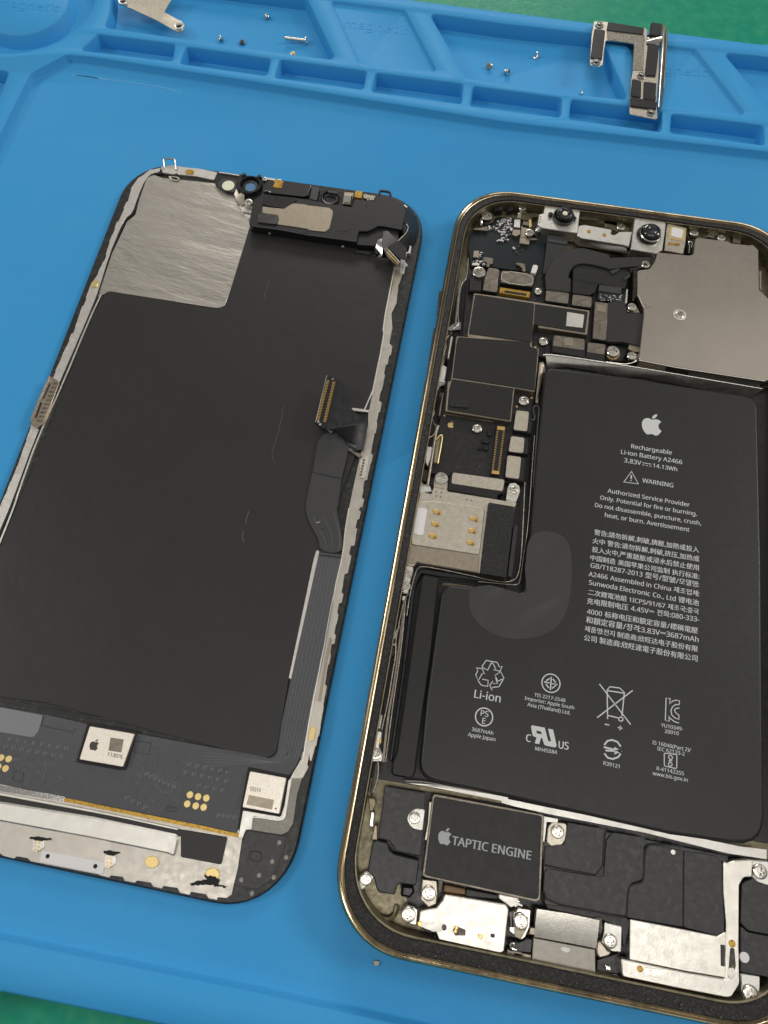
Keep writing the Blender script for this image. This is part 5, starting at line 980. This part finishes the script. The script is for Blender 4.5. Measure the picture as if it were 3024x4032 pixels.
screw(tK, (730, 768), 40, 5.6, phone); blob(tK, [(688, 745), (720, 722), (768, 712), (785, 755), (765, 790), (712, 835), (680, 840)], 'palesteel', 5.1, 'screw_tab')
screw(tK, (1010, 1000), 46, 5.6, phone); blob(tK, [(960, 975), (1000, 935), (1050, 950), (1070, 965), (1062, 1070), (1000, 1055)], 'steel', 5.0, 'screw_tab')
blob(tK, [(1100, 765), (1195, 775), (1200, 850), (1190, 930), (1140, 950), (1088, 900)], 'tanbright', 5.4, 'screw_tab'); screw(tK, (1142, 860), 48, 5.9, phone)
blob(tK, [(1200, 765), (1240, 770), (1230, 850), (1200, 870)], 'darkmetal', 5.0); blob(tK, [(1240, 800), (1380, 830), (1385, 870), (1300, 860), (1238, 850)], 'brown', 4.4, 'flex_end'); blob(tK, [(1390, 830), (1600, 870), (1590, 900), (1380, 880)], 'tapegrey', 4.6, 'flex_end')
bt('bridge_bracket', tV, [(612, 72), (870, 120), (865, 175), (925, 205), (925, 240), (850, 215), (770, 245), (735, 215), (700, 185), (612, 125)], 3.4, 6.0, 'palesteel', r=.2, bev=.1)
bt('bridge_bracket', tV, [(860, 240), (1035, 265), (1020, 500), (960, 640), (905, 675), (740, 560), (735, 300), (830, 290)], 3, 5.2, 'steel', r=.4, bev=.2); screw(tV, (908, 448), 84, 6.1, phone)
for k in range(4): wire('bracket_rib', tV, [(748+20*k, 300+6*k, 5.6), (748+20*k, 400, 5.7), (752+20*k, 500, 5.5)], .14, 'chrome' if k % 2 else 'darkmetal', phone)
bt('dark_bracket', tV, [(735, 660), (880, 690), (960, 650), (1060, 640), (1040, 850), (880, 830), (745, 790)], 3, 4.8, 'plastic', r=.4, bev=.2); wire('curl_spring', tV, [(840, 800, 5), (770, 780, 5.2), (755, 720, 5.3), (800, 705, 5.3), (815, 750, 5.2)], .2, 'steel', phone)
bt('dock_flange', tV, [(720, 790), (920, 830), (915, 985), (760, 930), (705, 870)], 3, 5.0, 'tandark', r=.1, bev=.1); bt('dock_flange', tV, [(925, 845), (1035, 865), (1030, 1005), (918, 985)], 3, 5.1, 'tan', r=.1, bev=.1)
facet('dock_cover', tL, [(150, 908, 6.3), (350, 938, 6.3), (558, 982, 6.3), (548, 1080, 6.1), (535, 1165, 5.7), (330, 1125, 5.7), (132, 1090, 5.7), (140, 1000, 6.2)], 'bonemetal', phone, th=1.5, label='bright folded metal cover over the charging port')
bt('dock_tongue', tL, [(128, 1095), (530, 1172), (535, 1370), (300, 1330), (114, 1285)], 3, 5.3, 'brushedgrey', r=.15, bev=.1); poly('glue_dab', tL, [(302, 1162), (330, 1155), (368, 1165), (365, 1188), (340, 1195), (310, 1180)], 5.2, 5.42, 'label', phone, r=.3)
strokes('tongue_seam', tL, [[(112, 1270), (350, 1315), (528, 1358)]], .1, 5.33, 'hole', phone)
bt('dock_clip', tL, [(108, 1030), (142, 1035), (138, 1078), (100, 1072)], 4, 5.8, 'tan', r=.1); bt('dock_flange', tL, [(0, 1190), (60, 1205), (60, 1265), (0, 1250)], 3, 5.0, 'tandark', r=.1)
bt('port_bracket', tL, [(592, 995), (705, 1022), (700, 1190), (640, 1185), (575, 1130), (590, 1060)], 3, 5.7, 'palesteel', r=.3, bev=.1); screw(tL, (632, 1120), 44, 6.2, phone)
bt('port_bracket', tL, [(540, 1140), (560, 1110), (615, 1180), (640, 1190), (620, 1215), (560, 1230), (540, 1200)], 3, 5.0, 'tanbright', r=.3, bev=.2); bt('port_bracket', tL, [(595, 1330), (675, 1335), (670, 1400), (590, 1385)], 3, 4.8, 'tandark', r=.1); bt('dark_bracket', tL, [(545, 1240), (690, 1195), (690, 1330), (540, 1320)], 3, 4.4, 'plastic', r=.3)
blob(tL, [(590, 1270), (630, 1280), (640, 1315), (600, 1310)], 'steel', 4.9); bt('rib_strip', tL, [(525, 960), (575, 965), (580, 1040), (560, 1090), (548, 1030)], 3, 5.6, 'darkmetal', r=.2)
screw(tL, (45, 985), 42, 6.1, phone); blob(tL, [(0, 930), (30, 935), (95, 960), (90, 1030), (45, 1110), (0, 1090)], 'tan', 5.3, 'screw_tab'); blob(tL, [(0, 830), (28, 840), (55, 880), (0, 900)], 'chrome', 5.2, 'screw_tab')
# loudspeaker panels
bt('panel', tL, [(352, 345), (602, 386), (590, 420), (572, 690), (400, 660), (215, 622), (198, 610), (205, 500), (330, 485)], 3, 5.9, 'tapegrey', r=.3, bev=.1)
bt('panel', tL, [(640, 408, 1.3), (862, 442), (850, 500), (842, 715, 1), (760, 742, 1), (733, 955), (500, 920), (222, 862, 1.5), (192, 780), (202, 640, 1), (585, 700), (604, 460)], 3, 5.85, 'tapegrey', r=.4, bev=.1)
bt('panel', tL, [(888, 484, 1), (1106, 526), (1103, 1026), (738, 962), (744, 770, .8), (780, 745), (835, 735, .8), (853, 520)], 3, 5.9, 'tapegrey', r=.4, bev=.08)
bt('panel', tL, [(1112, 528), (1310, 560), (1362, 600, 1.2), (1375, 1055), (1330, 1082), (1108, 1026)], 3, 5.9, 'tapegrey', r=.4, bev=.08); sp_ = phone.children[-1]
bt('panel_base', tL, [(340, 350), (1400, 560), (1400, 1000), (200, 880), (185, 480)], 3, 5.5, 'plastic', r=.4, bev=.1)
bt('panel_base', tL, [(200, 860), (740, 965), (760, 1000), (715, 1190), (700, 1030), (590, 985), (220, 905)], 3, 5.3, 'tapegrey', r=.4, bev=.1)
strokes('panel_seam', tL, [[(605, 385), (592, 430), (576, 692), (400, 660), (205, 626)], [(1106, 500), (890, 480), (856, 520), (848, 715), (830, 738), (780, 745), (746, 770), (736, 962)], [(192, 790), (225, 864), (500, 918), (735, 965)]], .28, 5.95, 'hole', sp_, sm=1)
strokes('panel_seam', tL, [[(1108, 528), (1104, 1026)]], .12, 5.95, 'hole', sp_)
disc('chip_mark', tL, (1040, 537), .42, 5.85, 5.94, 'palesteel', sp_, n=10)
sk = bt('speaker_cover', tL, [(760, 975), (1050, 1030), (1330, 1086), (1385, 1055), (1382, 1358), (1100, 1310), (755, 1238)], 3, 5.95, 'bonemetal', r=.2, bev=.1, label='blazing bright metal plate beside the loudspeaker')
br = bt('speaker_frame', tL, [(1370, 600), (1400, 605), (1440, 592, 1.5), (1560, 585), (1555, 700), (1500, 702, 1), (1472, 755, 1), (1470, 1150), (1474, 1400, 1.5), (1420, 1485, 2), (1380, 1486), (1040, 1420), (708, 1350, .5), (700, 1235), (760, 1245), (1100, 1318), (1384, 1366), (1388, 1000), (1372, 800)], 4, 6.3, 'bonemetal', r=.3, bev=.15, label='pale L shaped frame round the loudspeaker')
poly('frame_slot', tL, [(848, 1288), (1000, 1308), (1032, 1338), (1000, 1368), (842, 1332)], 6.2, 6.34, 'steel', br, r=.3, bev=.03); disc('gold_pad', tL, (824, 1300), .5, 6.2, 6.36, 'kapton', br, n=14)
disc('gold_pad', tL, (1425, 1135), .6, 6.2, 6.36, 'kapton', br, n=14); poly('frame_slot', tL, [(1412, 1160), (1440, 1165), (1450, 1280), (1420, 1370), (1398, 1350), (1405, 1250)], 6.2, 6.33, 'darkmetal', br, r=.2, bev=.03); poly('frame_slot', tL, [(1350, 1140), (1380, 1145), (1378, 1285), (1352, 1280)], 5.9, 6.05, 'tapegrey', br, r=.1)
poly('contact_foot', tL, [(1402, 1295), (1440, 1290), (1445, 1340), (1425, 1375), (1400, 1350)], 6.25, 6.5, 'palesteel', br, r=.4)
blob(tL, [(1555, 590), (1659, 595), (1700, 640), (1690, 760), (1600, 745), (1555, 700)], 'palesteel', 5.9, 'screw_tab'); screw(tL, (1612, 665), 46, 6.4, phone)
bt('panel', tL, [(1492, 735, 1), (1560, 712), (1720, 770), (1740, 1090), (1530, 1050, 1), (1482, 1000)], 3, 5.9, 'tapegrey', r=.4, bev=.1); bt('panel', tL, [(1482, 1020), (1530, 1060), (1740, 1100), (1740, 1370), (1480, 1318)], 3, 5.8, 'tapegrey', r=.2, bev=.1)
disc('chip_mark', tL, (1507, 1225), .8, 5.75, 5.95, 'label', phone, n=16)
bt('screw_post', tL, [(1480, 1325), (1610, 1345), (1605, 1500), (1570, 1540), (1510, 1520), (1488, 1440)], 3, 5.6, 'palesteel', r=.4, bev=.15); screw(tL, (1550, 1462), 50, 6.2, phone)
bt('screw_tab', tL, [(222, 370, 1), (250, 342), (345, 348), (345, 440, 1.5), (310, 498, 1.5), (240, 500, 1), (213, 470)], 3, 5.6, 'tanbright', r=.5, bev=.12); screw(tL, (287, 404), 42, 6.2, phone)
bt('strap', tL, [(190, 300), (290, 320), (285, 345), (215, 340), (200, 470), (188, 470)], 3, 5.4, 'palesteel', r=.2)
gr = bt('speaker_grille', tL, [(720, 1365), (1000, 1420), (1390, 1500), (1392, 1582), (1040, 1512), (722, 1440)], 3, 4.9, 'tapegrey', r=.2, bev=.05)
for k in range(6): x = 735+k*115; y = 1392+k*23.5; poly('grille_slot', tL, [(x, y), (x+88, y+18), (x+92, y+34), (x+55, y+32), (x+48, y+24), (x+4, y+16)], 4.8, 4.96, 'hole', gr, r=.1, bev=0)
# crumbs of old sealant along the lower gasket
l = []; q_ = random.Random(21)
for k in range(70):
    t = q_.random(); X = 14+t*64; Y = 160.8-q_.uniform(1.2, 2.5); x, y = C(X, Y); l.append((x, y, q_.uniform(.1, .5), q_.uniform(.08, .3), 6.9, 7.2))
for k in range(50):
    Y = q_.uniform(14, 150); X = q_.uniform(1.2, 2.5); x, y = C(X, Y); l.append((x, y, q_.uniform(.08, .3), q_.uniform(.08, .35), 6.9, 7.2))
boxes('sealant_crumbs', l, 'sealant', phone, ang=.3, kind='stuff')
# ================================================================ THINGS IN THE TRAYS
# tan cover plate leaning in the left tray
b1 = thing('cover_bracket', 'flat tan metal bracket with a screw eye at its end in the upper left tray', 'bracket', (*P((560, 60), .3), -2), 'loose metal brackets')
facet('bracket_plate', tA, [(765, -60, 2.6), (770, 0, 2.4), (790, 25, 2.3), (1020, 130, 1.0), (1140, 198, .6), (1165, 210, .5), (1195, 198, .5), (1205, 168, .5), (1188, 138, .6), (1160, 128, .6), (1072, 78, 1.2), (1118, 0, 1.6), (1160, -70, 2.0)], 'tanbright', b1, th=.25)
lathe('screw_eye', P(tA([(1168, 170)])[0], .9), [(1.25, .4), (1.25, .95), (1.1, 1.1), (.85, 1.0), (.7, .6)], 'palesteel', b1); disc('eye_hole', tA, (1168, 170), .6, .3, .66, 'hole', b1, bev=.02)
lathe('screw_eye', P(tA([(802, 8)])[0], 2.8), [(1.25, 2.3), (1.25, 2.85), (1.1, 3.0), (.85, 2.9), (.7, 2.5)], 'palesteel', b1); disc('eye_hole', tA, (802, 8), .6, 2.2, 2.56, 'hole', b1, bev=.02)
# taped bracket across the right hand trays
b2 = thing('cover_bracket', 'hook shaped steel bracket with black tape pads across the upper right trays', 'bracket', (*P((2500, 250), 3), 2.1), 'loose metal brackets')
HZ = 3.5
def hk(name, pts, z0, z1, m, par=None, **kw): return poly(name, tC, pts, z0, z1, m, par or b2, **kw)
arm = hk('bracket_arm', [(562, 138), (640, 142), (890, 182), (912, 190), (905, 300), (990, 285), (985, 480), (972, 660), (978, 770), (960, 778), (800, 745), (793, 730), (805, 520), (818, 455), (824, 285), (750, 272), (640, 262), (628, 330), (620, 420), (590, 437), (540, 425), (535, 400), (548, 220)], HZ-.3, HZ, 'tanbright', r=.5, bev=.06)
hk('textured_pad', [(645, 195), (888, 222), (895, 250), (885, 460), (815, 455), (825, 285), (650, 258)], HZ-.05, HZ+.12, 'mesh', arm, r=.1, bev=.03)
for a in ([(565, 185), (637, 195), (615, 385), (540, 375)], [(655, 140), (892, 180), (885, 225), (645, 195)], [(915, 285), (990, 292), (968, 495), (895, 488)], [(812, 512), (872, 525), (870, 635), (803, 625)], [(888, 530), (970, 540), (966, 660), (885, 640)], [(802, 630), (976, 662), (970, 712), (800, 690)]):
    hk('tape_pad', a, HZ-.05, HZ+.35, 'tape', arm, r=.5, bev=.15)
hk('tape_pad', [(938, 142), (1008, 152), (1005, 232), (925, 225)], HZ+.6, HZ+1.4, 'tape', r=.5, bev=.2)
facet('bracket_step', tC, [(912, 225, HZ+1.2), (1008, 235, HZ+1.2), (1006, 252, HZ+.4), (1004, 290, HZ), (905, 282, HZ), (912, 245, HZ+.4)], 'chrome', b2, th=.2)
facet('bracket_flange', tC, [(1012, 150, HZ+1.3), (1038, 180, HZ+.6), (1042, 260, HZ), (1030, 480, HZ-.6), (1018, 600, HZ-.8), (1005, 700, HZ-1.0), (985, 712, HZ-.2), (990, 480, HZ), (1008, 240, HZ+1.0)], 'tan', b2, th=.2)
wire('flange_edge', tC, [(1020, 180, HZ+1.3), (1014, 300, HZ+.5), (1000, 480, HZ+.2), (985, 700, HZ)], .14, 'chrome', b2); wire('flange_edge', tC, [(1034, 178, HZ+.8), (1036, 300, HZ+.2), (1018, 580, HZ-.4)], .12, 'tandark', b2)
for c in ((598, 165), (575, 408), (870, 495), (932, 738)):
    cc = P(tC([c])[0], HZ+.2); lathe('screw_eye', cc, [(1.25, HZ-.3), (1.22, HZ+.15), (1.0, HZ+.5), (.8, HZ+.5), (.62, HZ+.2), (.6, HZ-.2)], 'chrome', b2); plate('eye_hole', circle(cc, .62, 14), HZ-.4, HZ+.02, 'hole', b2, bev=.01)
# loose screws
def loose(label, T, c, z, L, rh, rs, tilt, yaw, m, hm=None, cat='screw', cone=0):
    x, y = P(T([c])[0], z+rh); t = thing('loose_screw', label, cat, (x, y, z), 'loose screws in the trays'); n = 14
    def body(name, prof, mm):
        vs = []; fs = []; k = len(prof); c_, s_ = math.cos(tilt), math.sin(tilt); cy, sy = math.cos(yaw), math.sin(yaw)
        for i in range(n):
            a = 2*math.pi*i/n
            for (r, h) in prof:
                X, Y, Zz = r*math.cos(a), r*math.sin(a), h; X, Zz = X*c_+Zz*s_, -X*s_+Zz*c_; X, Y = X*cy-Y*sy, X*sy+Y*cy; vs.append((x+X, y+Y, z+rh*abs(s_)*.9+Zz+.05))
        for i in range(n):
            j = (i+1) % n
            for a in range(k-1): fs.append((i*k+a, j*k+a, j*k+a+1, i*k+a+1))
        return finish(name, vs, fs, mm, t)
    body('shaft', [(0, -.01)]+[(rs*(1 if q % 2 else .86)*(1-cone*q/9), L*q/9) for q in range(10)]+[(0, L+.02)], m)
    body('head', [(0, -.5*rh), (.3*rh, -.5*rh), (.35*rh, -.2*rh), (.45*rh, -.2*rh), (.5*rh, -.55*rh), (.8*rh, -.52*rh), (rh, -.3*rh), (rh, 0), (rs, .05)], hm or m)
loose('tiny pointed silver screw, left of the pair near the tan bracket', tA, (1443, 256), -2, 1.3, .75, .45, 1.25, 1.9, 'steel', cone=.6)
loose('tiny brownish domed screw, right of the pair near the tan bracket', tA, (1580, 266), -2, .6, .85, .5, .5, 1.0, 'tandark')
loose('tiny steel screw high in the left tray by the magnetic pad', tB, (84, 104), -2, .9, .8, .45, .8, 2.5, 'steel')
loose('long steel screw lying on its side in the left tray', tB, (334, 264), -2, 5.6, .95, .52, 1.5, 3.05, 'steel', 'chrome')
loose('short brassy screw below the long screw in the left tray', tB, (255, 342), -2, .5, .9, .5, .4, .6, 'goldpad')
loose('dark cone shaped screw in the middle tray, left one of its pair', tB, (1538, 428), -2, 1.2, .85, .5, 2.2, 1.2, 'steel', cone=.6)
loose('dark screw in the middle tray, right one of its pair', tC, (-2, 468), -2, 1.2, .85, .5, 1.9, 2.2, 'steel', cone=.4)
loose('bright silver screw standing on its head in the middle tray', tC, (190, 358), -2, 1.4, .85, .42, .15, 1.0, 'chrome')
loose('smallest silver screw, in the middle tray left of the taped bracket leg', tC, (480, 606), -2, .5, .5, .3, .6, 1.0, 'chrome')
l = []
cr_o = finish('crumb', *(lambda a: (a[0], a[1]))((lambda c: ([(c[0]+.55*math.cos(t)*R.uniform(.6, 1.1), c[1]+.5*math.sin(t)*R.uniform(.6, 1.1), zz) for zz, t in [(0, i*1.047) for i in range(6)]+[(.35, i*1.047+.3) for i in range(6)]], [tuple(range(5, -1, -1)), tuple(range(6, 12))]+[(i, (i+1) % 6, 6+(i+1) % 6, 6+i) for i in range(6)]))(P(tK([(800, 1312)])[0], .2))), 'tandark', None)
cr_o['label'] = 'small brown crumb on the blue mat below the gold edged phone'; cr_o['category'] = 'debris'
